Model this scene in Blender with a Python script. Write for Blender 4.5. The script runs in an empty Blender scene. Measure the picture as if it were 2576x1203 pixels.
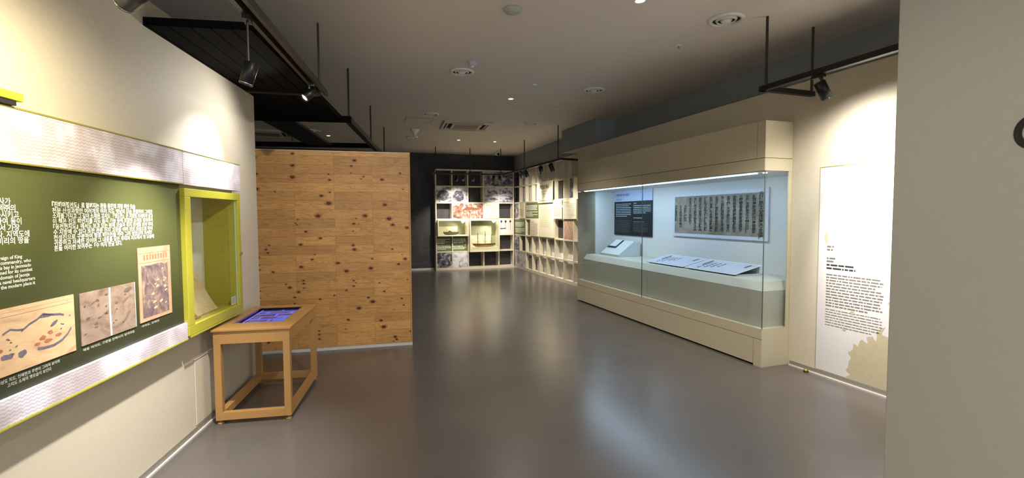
import bpy, math, random
from mathutils import Vector, Matrix
random.seed(7)
S = bpy.context.scene
COL = S.collection
H = 3.32                      # ceiling height

# ------------------------------------------------------------------ camera
YAW, PITCH, ROLL, FPX = 0.327847, -0.049792, -0.00484968, 1199.57
cam_d = bpy.data.cameras.new('camera'); cam = bpy.data.objects.new('camera', cam_d); COL.objects.link(cam)
f = Vector((math.sin(YAW)*math.cos(PITCH), math.cos(YAW)*math.cos(PITCH), math.sin(PITCH)))
r = Vector((math.cos(YAW), -math.sin(YAW), 0)); u = r.cross(f)
r2 = r*math.cos(ROLL)+u*math.sin(ROLL); u2 = -r*math.sin(ROLL)+u*math.cos(ROLL)
M = Matrix.Identity(4)
for i in range(3):
    M[i][0] = r2[i]; M[i][1] = u2[i]; M[i][2] = -f[i]
M[2][3] = 1.55
cam.matrix_world = M
cam_d.sensor_width = 36.0; cam_d.lens = FPX/2576*36.0
cam_d.clip_start = 0.05; cam_d.clip_end = 100
S.camera = cam

# ------------------------------------------------------------------ exposure, world, lights
S.view_settings.view_transform = 'Standard'; S.view_settings.look = 'None'
S.view_settings.exposure = 1.9; S.view_settings.gamma = 1.0; S.view_settings.use_curve_mapping = False
W = bpy.data.worlds.new('world'); S.world = W; W.use_nodes = True
W.node_tree.nodes['Background'].inputs[0].default_value = (0.82, 0.90, 1.0, 1)
W.node_tree.nodes['Background'].inputs[1].default_value = 0.46
WARM = (1.0, 0.91, 0.81); NEUT = (1.0, 0.95, 0.91)
def look_rot(src, dst):
    return (Vector(dst)-Vector(src)).to_track_quat('-Z', 'Y').to_euler()
def spot(src, dst, watts, deg=45, blend=0.6, col=WARM, size=0.03, parent=None):
    d = bpy.data.lights.new('bulb', 'SPOT'); d.energy = watts; d.spot_size = math.radians(deg); d.spot_blend = blend
    d.color = col; d.shadow_soft_size = size
    o = bpy.data.objects.new('bulb', d); COL.objects.link(o); o.location = src; o.rotation_euler = look_rot(src, dst)
    return o
def area(src, dst, watts, sx, sy, col=NEUT):
    d = bpy.data.lights.new('area_lamp', 'AREA'); d.energy = watts; d.shape = 'RECTANGLE'; d.size = sx; d.size_y = sy; d.color = col
    o = bpy.data.objects.new('area_lamp', d); COL.objects.link(o); o.location = src; o.rotation_euler = look_rot(src, dst)
    return o
# first two: added unseen spots for ambient fill; the rest: downlights in view
for (x, y, w) in ((1.0, -1.6, 150), (0.6, 0.9, 30), (2.307, 3.471, 60), (2.354, 6.946, 55), (2.458, 11.067, 24), (3.337, 11.05, 20)):
    spot((x, y, H-0.03), (x, y, 0), w, 120, 0.8, WARM, 0.08)

spot((0.9, 1.2, H-0.05), (-0.35, 5.7, 1.25), 80, 48, 0.9, NEUT, 0.05)      # added unseen spot that brightens the pine partition
# ------------------------------------------------------------------ materials
MATS = {}
def rgb(h):
    h = h.lstrip('#'); c = [int(h[i:i+2], 16)/255 for i in (0, 2, 4)]
    return tuple(x/12.92 if x <= 0.04045 else ((x+0.055)/1.055)**2.4 for x in c)+(1,)
class NT:
    def __init__(s, name):
        s.m = bpy.data.materials.new(name); s.m.use_nodes = True; s.t = s.m.node_tree; s.t.nodes.clear()
        s.out = s.t.nodes.new('ShaderNodeOutputMaterial')
    def n(s, ty, **kw):
        nd = s.t.nodes.new('ShaderNode'+ty)
        for k, v in kw.items():
            if k.startswith('_'): setattr(nd, k[1:], v)
            else: nd.inputs[k.replace('__', ' ')].default_value = v
        return nd
    def l(s, a, b): s.t.links.new(a, b)
def ramp(nt, stops, interp='LINEAR'):
    nd = nt.n('ValToRGB'); cr = nd.color_ramp; cr.interpolation = interp
    while len(cr.elements) < len(stops): cr.elements.new(0.5)
    for e, (p, c) in zip(cr.elements, stops): e.position = p; e.color = c
    return nd
def simple(name, color, rough=0.6, metal=0.0, grain=0.04, scale=30, bump=0.0, spec=0.5, emit=None, es=0):
    if name in MATS: return MATS[name]
    nt = NT(name); b = nt.n('BsdfPrincipled', Roughness=rough, Metallic=metal)
    b.inputs['Specular IOR Level'].default_value = spec
    c = rgb(color) if isinstance(color, str) else color
    tc = nt.n('TexCoord'); nz = nt.n('TexNoise', Scale=scale, Detail=4.0)
    nt.l(tc.outputs['Object'], nz.inputs['Vector'])
    rp = ramp(nt, [(0.3, tuple(x*(1-grain) for x in c[:3])+(1,)), (0.7, tuple(min(1, x*(1+grain)) for x in c[:3])+(1,))])
    nt.l(nz.outputs['Fac'], rp.inputs[0]); nt.l(rp.outputs[0], b.inputs['Base Color'])
    if bump:
        bp = nt.n('Bump', Strength=bump, Distance=0.01); nt.l(nz.outputs['Fac'], bp.inputs['Height']); nt.l(bp.outputs[0], b.inputs['Normal'])
    if emit: b.inputs['Emission Color'].default_value = rgb(emit); b.inputs['Emission Strength'].default_value = es
    nt.l(b.outputs[0], nt.out.inputs[0]); MATS[name] = nt.m; return nt.m

cream = simple('cream_paint', '#cfc6b0', 0.65, grain=0.02)
cream2 = simple('cream_cabinet_paint', '#d3c9ac', 0.45, grain=0.015)
nearm = simple('grey_green_paint', '#b2afa1', 0.7, grain=0.015)
ceilm = simple('ceiling_paint', '#ded5ca', 0.8, grain=0.015, scale=3)
bluew = simple('blue_grey_paint', '#979d9f', 0.8, grain=0.02)
black = simple('black_powder_coat', '#0e0d0d', 0.45, grain=0.1)
bronze = simple('dark_bronze_rail', '#2f2a27', 0.4, grain=0.1)
lampm = simple('lamp_body_black', '#0c0d0f', 0.4, grain=0.05)
raftm = simple('raft_black_board', '#0a0a0b', 0.9, grain=0.1, spec=0.1)
silver = simple('brushed_metal', '#b9b9b6', 0.3, 0.9)
white = simple('white_plastic', '#eeebe3', 0.5, grain=0.01)
dgrey = simple('dark_gap', '#1c1a18', 0.9)
skirt = simple('grey_skirting', '#8b8578', 0.5)
skirt_w = simple('white_skirting_edge', '#d6d2c8', 0.45)
lime = simple('lime_paint', '#b4af38', 0.45, grain=0.03)
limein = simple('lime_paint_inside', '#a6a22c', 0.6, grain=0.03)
olive = simple('olive_edge', '#8f8420', 0.6)
letter = simple('white_lettering', '#e2e2d8', 0.6, grain=0.0)
ink = simple('black_ink', '#2b2926', 0.7, grain=0.0)
inkg = simple('grey_ink', '#8d8879', 0.7, grain=0.0)
shelfm = simple('ivory_shelf_paint', '#d9cfb6', 0.5, grain=0.02)
greenp = simple('green_print', '#66713a', 0.6, grain=0.05)
creamp = simple('cream_card', '#e3d9bb', 0.6, grain=0.02)
blindm = simple('white_backing', '#e6e4dc', 0.7, grain=0.03)
tablem = simple('mustard_powder_coat', '#b48850', 0.4, grain=0.03)
casein = simple('case_lining', '#d6d6d2', 0.7, grain=0.01)
plinthm = simple('plinth_lining', '#b8b8ac', 0.7, grain=0.01)
acryl = simple('white_acrylic', '#d6dae0', 0.3, grain=0.01)
limebright = simple('lime_sign_face', '#c8c22e', 0.5)

def m_floor():
    nt = NT('floor_vinyl'); b = nt.n('BsdfPrincipled'); b.inputs['Specular IOR Level'].default_value = 0.62
    tc = nt.n('TexCoord'); nz = nt.n('TexNoise', Scale=1.2, Detail=2.0, Roughness=0.5); nf = nt.n('TexNoise', Scale=160.0, Detail=2.0)
    nt.l(tc.outputs['Object'], nz.inputs['Vector']); nt.l(tc.outputs['Object'], nf.inputs['Vector'])
    rp = ramp(nt, [(0.3, rgb('#625d59')), (0.7, rgb('#69635f'))]); nt.l(nz.outputs['Fac'], rp.inputs[0])
    mx = nt.n('MixRGB', _blend_type='MULTIPLY', Fac=0.35); nt.l(rp.outputs[0], mx.inputs[1]); nt.l(nf.outputs['Fac'], mx.inputs[2])
    br = nt.n('TexBrick', Scale=1.0, Mortar__Size=0.0018); br.offset = 0.0
    br.inputs['Brick Width'].default_value = 0.92; br.inputs['Row Height'].default_value = 0.92
    br.inputs['Color1'].default_value = (1, 1, 1, 1); br.inputs['Color2'].default_value = (0.97, 0.97, 0.97, 1); br.inputs['Mortar'].default_value = (0.8, 0.8, 0.8, 1)
    nt.l(tc.outputs['Object'], br.inputs['Vector'])
    m2 = nt.n('MixRGB', _blend_type='MULTIPLY', Fac=0.5); nt.l(mx.outputs[0], m2.inputs[1]); nt.l(br.outputs[0], m2.inputs[2])
    nt.l(m2.outputs[0], b.inputs['Base Color'])
    mr = nt.n('MapRange'); mr.inputs[3].default_value = 0.21; mr.inputs[4].default_value = 0.27
    nt.l(nz.outputs['Fac'], mr.inputs[0]); nt.l(mr.outputs[0], b.inputs['Roughness'])
    nt.l(b.outputs[0], nt.out.inputs[0]); return nt.m
floorm = m_floor()
def m_slate():
    nt = NT('dark_slate'); b = nt.n('BsdfPrincipled', Roughness=0.75)
    tc = nt.n('TexCoord'); nz = nt.n('TexNoise', Scale=2.2, Detail=8.0, Roughness=0.7, Distortion=1.2)
    nt.l(tc.outputs['Object'], nz.inputs['Vector'])
    rp = ramp(nt, [(0.3, rgb('#333335')), (0.55, rgb('#434244')), (0.75, rgb('#5b595a'))]); nt.l(nz.outputs['Fac'], rp.inputs[0])
    nt.l(rp.outputs[0], b.inputs['Base Color'])
    bp = nt.n('Bump', Strength=0.4, Distance=0.01); nt.l(nz.outputs['Fac'], bp.inputs['Height']); nt.l(bp.outputs[0], b.inputs['Normal'])
    nt.l(b.outputs[0], nt.out.inputs[0]); return nt.m
slate = m_slate()
def m_pine():
    nt = NT('pine_board'); b = nt.n('BsdfPrincipled', Roughness=0.5)
    tc = nt.n('TexCoord'); oi = nt.n('ObjectInfo'); cm = nt.n('CombineXYZ')
    m1 = nt.n('Math', _operation='MULTIPLY'); m1.inputs[1].default_value = 37.0; nt.l(oi.outputs['Random'], m1.inputs[0])
    nt.l(m1.outputs[0], cm.inputs[0]); nt.l(m1.outputs[0], cm.inputs[1]); nt.l(m1.outputs[0], cm.inputs[2])
    ad = nt.n('VectorMath', _operation='ADD'); nt.l(tc.outputs['Object'], ad.inputs[0]); nt.l(cm.outputs[0], ad.inputs[1])
    mp = nt.n('Mapping'); mp.inputs['Scale'].default_value = (1.3, 1.0, 13.0); nt.l(ad.outputs[0], mp.inputs[0])
    nz = nt.n('TexNoise', Scale=1.5, Detail=3.0, Distortion=1.6); nt.l(mp.outputs[0], nz.inputs['Vector'])
    sn = nt.n('Math', _operation='SINE'); mm = nt.n('Math', _operation='MULTIPLY'); mm.inputs[1].default_value = 34.0
    nt.l(nz.outputs['Fac'], mm.inputs[0]); nt.l(mm.outputs[0], sn.inputs[0])
    rp = ramp(nt, [(0.0, rgb('#cf9c58')), (0.55, rgb('#d5a562')), (1.0, rgb('#bd8744'))])
    mr = nt.n('MapRange'); mr.inputs[1].default_value = -1; nt.l(sn.outputs[0], mr.inputs[0]); nt.l(mr.outputs[0], rp.inputs[0])
    hv = nt.n('HueSaturation'); mv = nt.n('MapRange'); mv.inputs[3].default_value = 0.88; mv.inputs[4].default_value = 1.18
    nt.l(oi.outputs['Random'], mv.inputs[0]); nt.l(mv.outputs[0], hv.inputs['Value']); nt.l(rp.outputs[0], hv.inputs['Color'])
    hv.inputs['Saturation'].default_value = 1.0
    n2 = nt.n('TexNoise', Scale=2.2, Detail=3.0); nt.l(ad.outputs[0], n2.inputs['Vector'])
    r2_ = ramp(nt, [(0.35, (0.84, 0.78, 0.70, 1)), (0.6, (1, 1, 1, 1))]); nt.l(n2.outputs['Fac'], r2_.inputs[0])
    mx = nt.n('MixRGB', _blend_type='MULTIPLY', Fac=0.8); nt.l(hv.outputs[0], mx.inputs[1]); nt.l(r2_.outputs[0], mx.inputs[2])
    nt.l(mx.outputs[0], b.inputs['Base Color']); nt.l(b.outputs[0], nt.out.inputs[0]); return nt.m
pine = m_pine()
knotm = simple('knot_brown', '#4d2c16', 0.6, grain=0.3, scale=120)
knotr = simple('knot_ring', '#b37a44', 0.55, grain=0.1, scale=60)
def m_wave():
    nt = NT('wavy_blue_paper'); b = nt.n('BsdfPrincipled', Roughness=0.6)
    tc = nt.n('TexCoord'); sx = nt.n('SeparateXYZ'); nt.l(tc.outputs['Object'], sx.inputs[0])
    a = nt.n('Math', _operation='MULTIPLY'); a.inputs[1].default_value = 230.0; nt.l(sx.outputs[0], a.inputs[0])
    s1 = nt.n('Math', _operation='SINE'); nt.l(a.outputs[0], s1.inputs[0])
    a2 = nt.n('Math', _operation='MULTIPLY'); a2.inputs[1].default_value = 1.0; nt.l(s1.outputs[0], a2.inputs[0])
    z_ = nt.n('Math', _operation='MULTIPLY'); z_.inputs[1].default_value = 420.0; nt.l(sx.outputs[2], z_.inputs[0])
    nb = nt.n('TexNoise', Scale=7.0, Detail=2.0); nt.l(tc.outputs['Object'], nb.inputs['Vector'])
    nm = nt.n('Math', _operation='MULTIPLY'); nm.inputs[1].default_value = 9.0; nt.l(nb.outputs['Fac'], nm.inputs[0])
    sm = nt.n('Math', _operation='ADD'); nt.l(a2.outputs[0], sm.inputs[0]); nt.l(z_.outputs[0], sm.inputs[1])
    s3 = nt.n('Math', _operation='ADD'); nt.l(sm.outputs[0], s3.inputs[0]); nt.l(nm.outputs[0], s3.inputs[1])
    s2 = nt.n('Math', _operation='SINE'); nt.l(s3.outputs[0], s2.inputs[0])
    rp = ramp(nt, [(0.0, rgb('#cbc7cf')), (0.35, rgb('#e6e3ec')), (1.0, rgb('#eceaf2'))])
    mr = nt.n('MapRange'); mr.inputs[1].default_value = -1; nt.l(s2.outputs[0], mr.inputs[0]); nt.l(mr.outputs[0], rp.inputs[0])
    n2 = nt.n('TexNoise', Scale=5.0, Detail=6.0); nt.l(tc.outputs['Object'], n2.inputs['Vector'])
    rq = ramp(nt, [(0.42, (1, 1, 1, 1)), (0.5, rgb('#e3d8d4')), (0.6, rgb('#c9bcb4'))]); nt.l(n2.outputs['Fac'], rq.inputs[0])
    mx = nt.n('MixRGB', _blend_type='MULTIPLY', Fac=0.8); nt.l(rp.outputs[0], mx.inputs[1]); nt.l(rq.outputs[0], mx.inputs[2])
    nt.l(mx.outputs[0], b.inputs['Base Color']); nt.l(b.outputs[0], nt.out.inputs[0]); return nt.m
wavem = m_wave()
def m_green():
    nt = NT('olive_green_board'); b = nt.n('BsdfPrincipled', Roughness=0.5)
    tc = nt.n('TexCoord'); nz = nt.n('TexNoise', Scale=3.0, Detail=8.0); nt.l(tc.outputs['Object'], nz.inputs['Vector'])
    sx = nt.n('SeparateXYZ'); nt.l(tc.outputs['Object'], sx.inputs[0])
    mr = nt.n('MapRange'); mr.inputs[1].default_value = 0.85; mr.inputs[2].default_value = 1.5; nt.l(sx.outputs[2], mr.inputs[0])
    g = ramp(nt, [(0.0, rgb('#2f341d')), (1.0, rgb('#565b2e'))]); nt.l(mr.outputs[0], g.inputs[0])   # board colour darkens towards the foot
    rp = ramp(nt, [(0.3, (0.9, 0.9, 0.9, 1)), (0.7, (1, 1, 1, 1))]); nt.l(nz.outputs['Fac'], rp.inputs[0])
    mx = nt.n('MixRGB', _blend_type='MULTIPLY', Fac=1.0); nt.l(g.outputs[0], mx.inputs[1]); nt.l(rp.outputs[0], mx.inputs[2])
    nt.l(mx.outputs[0], b.inputs['Base Color']); nt.l(b.outputs[0], nt.out.inputs[0]); return nt.m
greenb = m_green()
def m_photo(name, stops, scale=6, seed=0.0, dist=1.5, sc=(1, 1, 1), rough=0.5, detail=6.0):
    if name in MATS: return MATS[name]
    nt = NT(name); b = nt.n('BsdfPrincipled', Roughness=rough)
    tc = nt.n('TexCoord'); mp = nt.n('Mapping'); mp.inputs['Location'].default_value = (seed*3.1, seed*1.7, seed*2.3); mp.inputs['Scale'].default_value = sc
    nt.l(tc.outputs['Object'], mp.inputs[0])
    nz = nt.n('TexNoise', Scale=scale, Detail=detail, Roughness=0.65, Distortion=dist); nt.l(mp.outputs[0], nz.inputs['Vector'])
    rp = ramp(nt, [(p, rgb(c)) for p, c in stops]); nt.l(nz.outputs['Fac'], rp.inputs[0])
    nt.l(rp.outputs[0], b.inputs['Base Color']); nt.l(b.outputs[0], nt.out.inputs[0]); MATS[name] = nt.m; return nt.m
mapA = m_photo('map_pale_ochre', [(0.3, '#b78f72'), (0.45, '#d6b187'), (0.65, '#e0c294')], 5, 1, 1.0, (1, 1, 2.5))
mapB = m_photo('map_grey_brown', [(0.3, '#6f5b50'), (0.5, '#97816f'), (0.7, '#a8937f')], 6, 2, 1.5, (1, 1, 2))
mapC = m_photo('map_pink_tan', [(0.3, '#c08a6c'), (0.7, '#d9a988')], 5, 3)
mapC2 = m_photo('map_violet_sea', [(0.35, '#5d4c4f'), (0.5, '#7d6a68'), (0.7, '#b79a78')], 14, 4)
mapink = m_photo('map_mountain_ink', [(0.3, '#5d5560'), (0.7, '#86798a')], 30, 5)
mapred = m_photo('map_reddish_patch', [(0.4, '#a8664a'), (0.7, '#c98d68')], 30, 6)
bookm = m_photo('old_paper', [(0.3, '#c9a878'), (0.5, '#e0c79b'), (0.7, '#ead9b4')], 7, 7, 1.0)
def bw(n, tone='g', scale=5, th=0.5, sc=(1, 1, 1)):
    cols = {'g': ('#1d1c20', '#6d6a74', '#c4c2c8'), 'v': ('#3b3746', '#7f7a8c', '#c6c1cb'), 's': ('#5f3a26', '#a07560', '#d8ccc0'), 'l': ('#6a6a70', '#c0bec0', '#e2e0de')}[tone]
    return m_photo('photo_print_%s_%s' % (tone, n), [(th-0.12, cols[0]), (th, cols[1]), (th+0.1, cols[2])], scale, float(len(MATS)), 1.2, sc)
def m_glass(name, tint, alpha_mix=0.06):
    nt = NT(name); tr = nt.n('BsdfTransparent', Color=tint); gl = nt.n('BsdfGlossy', Roughness=0.02, Color=(0.9, 0.95, 0.93, 1))
    fr = nt.n('LayerWeight', Blend=0.5); mx = nt.n('MixShader')
    pw = nt.n('Math', _operation='POWER'); pw.inputs[1].default_value = 5.0; nt.l(fr.outputs['Facing'], pw.inputs[0])
    ma = nt.n('Math', _operation='MULTIPLY_ADD'); ma.inputs[1].default_value = 0.8; ma.inputs[2].default_value = alpha_mix; nt.l(pw.outputs[0], ma.inputs[0])
    nt.l(ma.outputs[0], mx.inputs[0]); nt.l(tr.outputs[0], mx.inputs[1]); nt.l(gl.outputs[0], mx.inputs[2]); nt.l(mx.outputs[0], nt.out.inputs[0]); return nt.m
glass = m_glass('case_glass', (0.965, 0.985, 0.98, 1), 0.03)
glass2 = m_glass('niche_glass', (0.95, 0.97, 0.94, 1), 0.02)
edgeg = simple('glass_edge_green', '#4d5a54', 0.3)
def m_emit(name, c, s_):
    nt = NT(name); e = nt.n('Emission', Color=rgb(c), Strength=s_); nt.l(e.outputs[0], nt.out.inputs[0]); return nt.m
ledm = m_emit('cool_led_strip', '#bfe2ff', 5.0)
lampface = m_emit('lit_lamp_face', '#fff2e0', 6.0)
downl = m_emit('downlight_face', '#fff2dc', 2.5)
ledw = m_emit('small_white_lamp', '#ffffe8', 3.0)
def m_screen():
    nt = NT('screen_image'); tc = nt.n('TexCoord'); br = nt.n('TexBrick', Scale=1.0, Mortar__Size=0.012); br.offset = 0.5
    br.inputs['Brick Width'].default_value = 0.2; br.inputs['Row Height'].default_value = 0.11
    br.inputs['Color1'].default_value = rgb('#23244e'); br.inputs['Color2'].default_value = rgb('#3a3a66'); br.inputs['Mortar'].default_value = rgb('#4c4aa8')
    nt.l(tc.outputs['Object'], br.inputs['Vector'])
    nz = nt.n('TexNoise', Scale=14.0, Detail=5.0); nt.l(tc.outputs['Object'], nz.inputs['Vector'])
    mx = nt.n('MixRGB', _blend_type='OVERLAY', Fac=0.7); nt.l(br.outputs[0], mx.inputs[1]); nt.l(nz.outputs['Fac'], mx.inputs[2])
    e = nt.n('Emission', Strength=0.8); nt.l(mx.outputs[0], e.inputs[0])
    g = nt.n('BsdfGlossy', Roughness=0.05, Color=(0.8, 0.8, 0.9, 1)); ms = nt.n('MixShader'); fr = nt.n('Fresnel', IOR=1.5)
    nt.l(fr.outputs[0], ms.inputs[0]); nt.l(e.outputs[0], ms.inputs[1]); nt.l(g.outputs[0], ms.inputs[2]); nt.l(ms.outputs[0], nt.out.inputs[0]); return nt.m
screenm = m_screen()
screenb = m_emit('screen_blue_edge', '#4a4ae0', 1.4)

# ------------------------------------------------------------------ mesh helpers
class MB:
    def __init__(s): s.v = []; s.f = []
    def box(s, x0, x1, y0, y1, z0, z1, mat=None):
        b = len(s.v); p = [(x0, y0, z0), (x1, y0, z0), (x1, y1, z0), (x0, y1, z0), (x0, y0, z1), (x1, y0, z1), (x1, y1, z1), (x0, y1, z1)]
        if mat: p = [tuple(mat @ Vector(q)) for q in p]
        s.v += p
        s.f += [tuple(b+i for i in q) for q in ((0, 3, 2, 1), (4, 5, 6, 7), (0, 1, 5, 4), (1, 2, 6, 5), (2, 3, 7, 6), (3, 0, 4, 7))]; return s
    def poly(s, pts):
        b = len(s.v); s.v += [tuple(p) for p in pts]; s.f.append(tuple(range(b, b+len(pts)))); return s
    def prism(s, pts, axis, a0, a1):       # pts: 2D outline; axis: extruded axis
        def P(q, a):
            return {0: (a, q[0], q[1]), 1: (q[0], a, q[1]), 2: (q[0], q[1], a)}[axis]
        n = len(pts); b = len(s.v); s.v += [P(q, a0) for q in pts]+[P(q, a1) for q in pts]
        s.f.append(tuple(b+i for i in range(n))[::-1]); s.f.append(tuple(b+n+i for i in range(n)))
        for i in range(n): s.f.append((b+i, b+(i+1) % n, b+n+(i+1) % n, b+n+i))
        return s
    def lathe(s, prof, n=24, mat=None, cap=True):   # prof [(r,z)...] about local z
        b = len(s.v)
        for (rr, zz) in prof:
            for i in range(n):
                a = 2*math.pi*i/n; p = Vector((rr*math.cos(a), rr*math.sin(a), zz)); s.v.append(tuple(mat @ p if mat else p))
        for j in range(len(prof)-1):
            for i in range(n):
                s.f.append((b+j*n+i, b+j*n+(i+1) % n, b+(j+1)*n+(i+1) % n, b+(j+1)*n+i))
        if cap:
            s.f.append(tuple(b+i for i in range(n))[::-1]); s.f.append(tuple(b+(len(prof)-1)*n+i for i in range(n)))
        return s
    def rod(s, p, q, rad, n=12):
        p = Vector(p); q = Vector(q); d = q-p
        m = Matrix.Translation(p) @ d.to_track_quat('Z', 'Y').to_matrix().to_4x4()
        return s.lathe([(rad, 0), (rad, d.length)], n, m)
    def build(s, name, mat, parent=None, bevel=0.0, smooth=False):
        me = bpy.data.meshes.new(name); me.from_pydata(s.v, [], s.f); me.update()
        if smooth:
            me.polygons.foreach_set('use_smooth', [len(p.vertices) == 4 for p in me.polygons])
        me.materials.append(mat); o = bpy.data.objects.new(name, me); COL.objects.link(o)
        if parent: o.parent = parent
        if bevel:
            m = o.modifiers.new('bevel', 'BEVEL'); m.width = bevel; m.segments = 2; m.limit_method = 'ANGLE'
        return o
def box(name, mat, parent, *a, bevel=0.0): return MB().box(*a).build(name, mat, parent, bevel)
def tag(o, label, cat, group=None):
    o['label'] = label; o['category'] = cat
    if group: o['group'] = group
    return o
def thing(name, label, cat, loc=(0, 0, 0), rz=0.0, group=None):
    o = bpy.data.objects.new(name, None); o.empty_display_size = 0.1; COL.objects.link(o); o.location = loc; o.rotation_euler = (0, 0, rz)
    return tag(o, label, cat, group)
def struct(o): o['kind'] = 'structure'; return o
def dup(root, label, group, loc=None, rz=None):
    r_ = root.copy(); COL.objects.link(r_); r_['label'] = label; r_['group'] = group
    if loc: r_.location = loc
    if rz is not None: r_.rotation_euler = (0, 0, rz)
    for ch in list(root.children):
        c = ch.copy(); COL.objects.link(c); c.parent = r_
        for g in list(ch.children):
            d = g.copy(); COL.objects.link(d); d.parent = c
    return r_
def text(body, size, mat, parent, x, y, z, name='lettering', sx=1.0, align='LEFT', spacing=1.0, bold=0.0, res=2, rot=None, lines=1.0):
    c = bpy.data.curves.new('t', 'FONT'); c.body = body; c.size = size; c.align_x = align; c.resolution_u = res; c.space_line = lines
    c.space_character = spacing; c.offset = bold
    o = bpy.data.objects.new('t', c); COL.objects.link(o)
    me = bpy.data.meshes.new_from_object(o)
    bpy.data.objects.remove(o); bpy.data.curves.remove(c)
    R_ = rot if rot else Matrix.Rotation(math.pi/2, 4, 'X')
    me.transform(Matrix.Translation((x, y, z)) @ R_ @ Matrix.Diagonal((sx, 1, 1, 1)))
    me.materials.clear(); me.materials.append(mat)
    n = bpy.data.objects.new(name, me); COL.objects.link(n); n.parent = parent; return n
def textlines(mb, rnd, x0, x1, ztop, pitch, n, y, hgt=0.5, full=0.9, ragged=0.3):
    for i in range(n):
        z1 = ztop-i*pitch; x = x0; xe = x1-(rnd.random()*ragged*(x1-x0) if rnd.random() > full or i == n-1 else rnd.random()*0.05*(x1-x0))
        while x < xe:
            w = min((0.5+rnd.random()*2.2)*pitch, xe-x)
            mb.poly([(x, y, z1-pitch*hgt), (x+w, y, z1-pitch*hgt), (x+w, y, z1), (x, y, z1)]); x += w+pitch*0.28
# ------------------------------------------------------------------ room shell
struct(box('floor', floorm, None, -7, 5.2, -4, 13.8, -0.05, 0.0))
struct(box('ceiling', ceilm, None, -7, 5.2, -4, 13.8, H, H+0.05))
YB = 13.66
wb = MB().box(-7, 5.2, YB, YB+0.1, 0, H)
wall_back = struct(wb.build('wall_back', slate))
struct(box('baseboard_back', skirt_w, None, 0.2, 2.27, YB-0.015, YB-0.001, 0.0, 0.05))
struct(MB().box(4.72, 4.82, -4, 8.5, 0, H).box(4.72, 4.9, 8.5, 13.66, 2.86, H).box(4.98, 5.05, 8.5, 13.66, 0, 2.86).build('wall_right_upper', bluew))
struct(box('trim_pilaster', bluew, None, 4.29, 4.719, 7.85, 9.3, 2.86, H-0.001))
struct(box('wall_far_left', bluew, None, -6.6, -6.5, -4, 13.6, 0, H))
# partition with the long opening for the showcase (x = 4.26)
pr = MB().box(4.26, 4.42, 1.0, 3.72, 0, 2.845).box(4.26, 4.42, 7.80, 8.49, 0, 2.845).box(4.26, 4.42, 3.72, 7.80, 1.985, 2.845).box(4.26, 4.42, 3.72, 7.80, 0, 0.38)
struct(pr.build('wall_right', cream))
struct(box('baseboard_right', skirt, None, 4.245, 4.2585, 2.2, 3.655, 0.012, 0.05))
struct(box('trim_1', skirt_w, None, 4.232, 4.2445, 2.2, 3.655, 0.0, 0.012))
# near wall on the right edge of the view
struct(box('wall_near', nearm, None, 1.9, 2.15, -3.9, 1.219, 0, H-0.001, bevel=0.004))
nl = thing('wall_letter', 'black outlined round letter at the frame edge on the nearest grey wall', 'letter', (1.898, 0.888, 1.742), -math.pi/2)
text('O', 0.135, simple('black_letter_paint', '#161512', 0.5), nl, 0, 0, 0, sx=0.9, bold=0.004, res=8, name='letter_face')

# ------------------------------------------------------------------ wood partition
aw = 0.0899
wp = thing('pine_partition', 'freestanding partition clad in knotty pine planks with white foot', 'partition', (0.686, 5.742, 0), -aw)
# local x: 0 at the free end, negative to the left ; -y faces the camera
box('core', simple('partition_core', '#b98c55', 0.6), wp, -2.4, -0.001, 0.014, 0.12, 0.04, 2.275)
box('baseboard', skirt_w, wp, -2.4, 0.0, 0.008, 0.11, 0.0, 0.038)
box('top_cap', simple('pale_cap', '#d2b68a', 0.5), wp, -2.4, 0.0, 0.0, 0.12, 2.277, 2.292)
box('edge_trim', simple('edge_pine', '#bd8a4a', 0.5), wp, -0.017, 0.0, 0.0, 0.12, 0.04, 2.276)
rows = [2.276, 2.232]
while rows[-1] > 0.12: rows.append(rows[-1]-0.1015)
rows[-1] = 0.04
joints = [-0.018, -0.43, -0.85, -1.27, -1.69, -2.11, -2.4]
rp_ = random.Random(3)
for i in range(len(rows)-1):
    k = 0
    while k < len(joints)-1:
        n = 2 if (rp_.random() < 0.4 and k+2 < len(joints)) else 1
        off = 0.0
        dz = rp_.uniform(0, 0.0012)
        MB().box(joints[k+n]+0.0006, joints[k]-0.0006, 0.001+dz, 0.0138, rows[i+1]+0.0006, rows[i]-0.0006).build('plank', pine, wp)
        k += n
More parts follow.
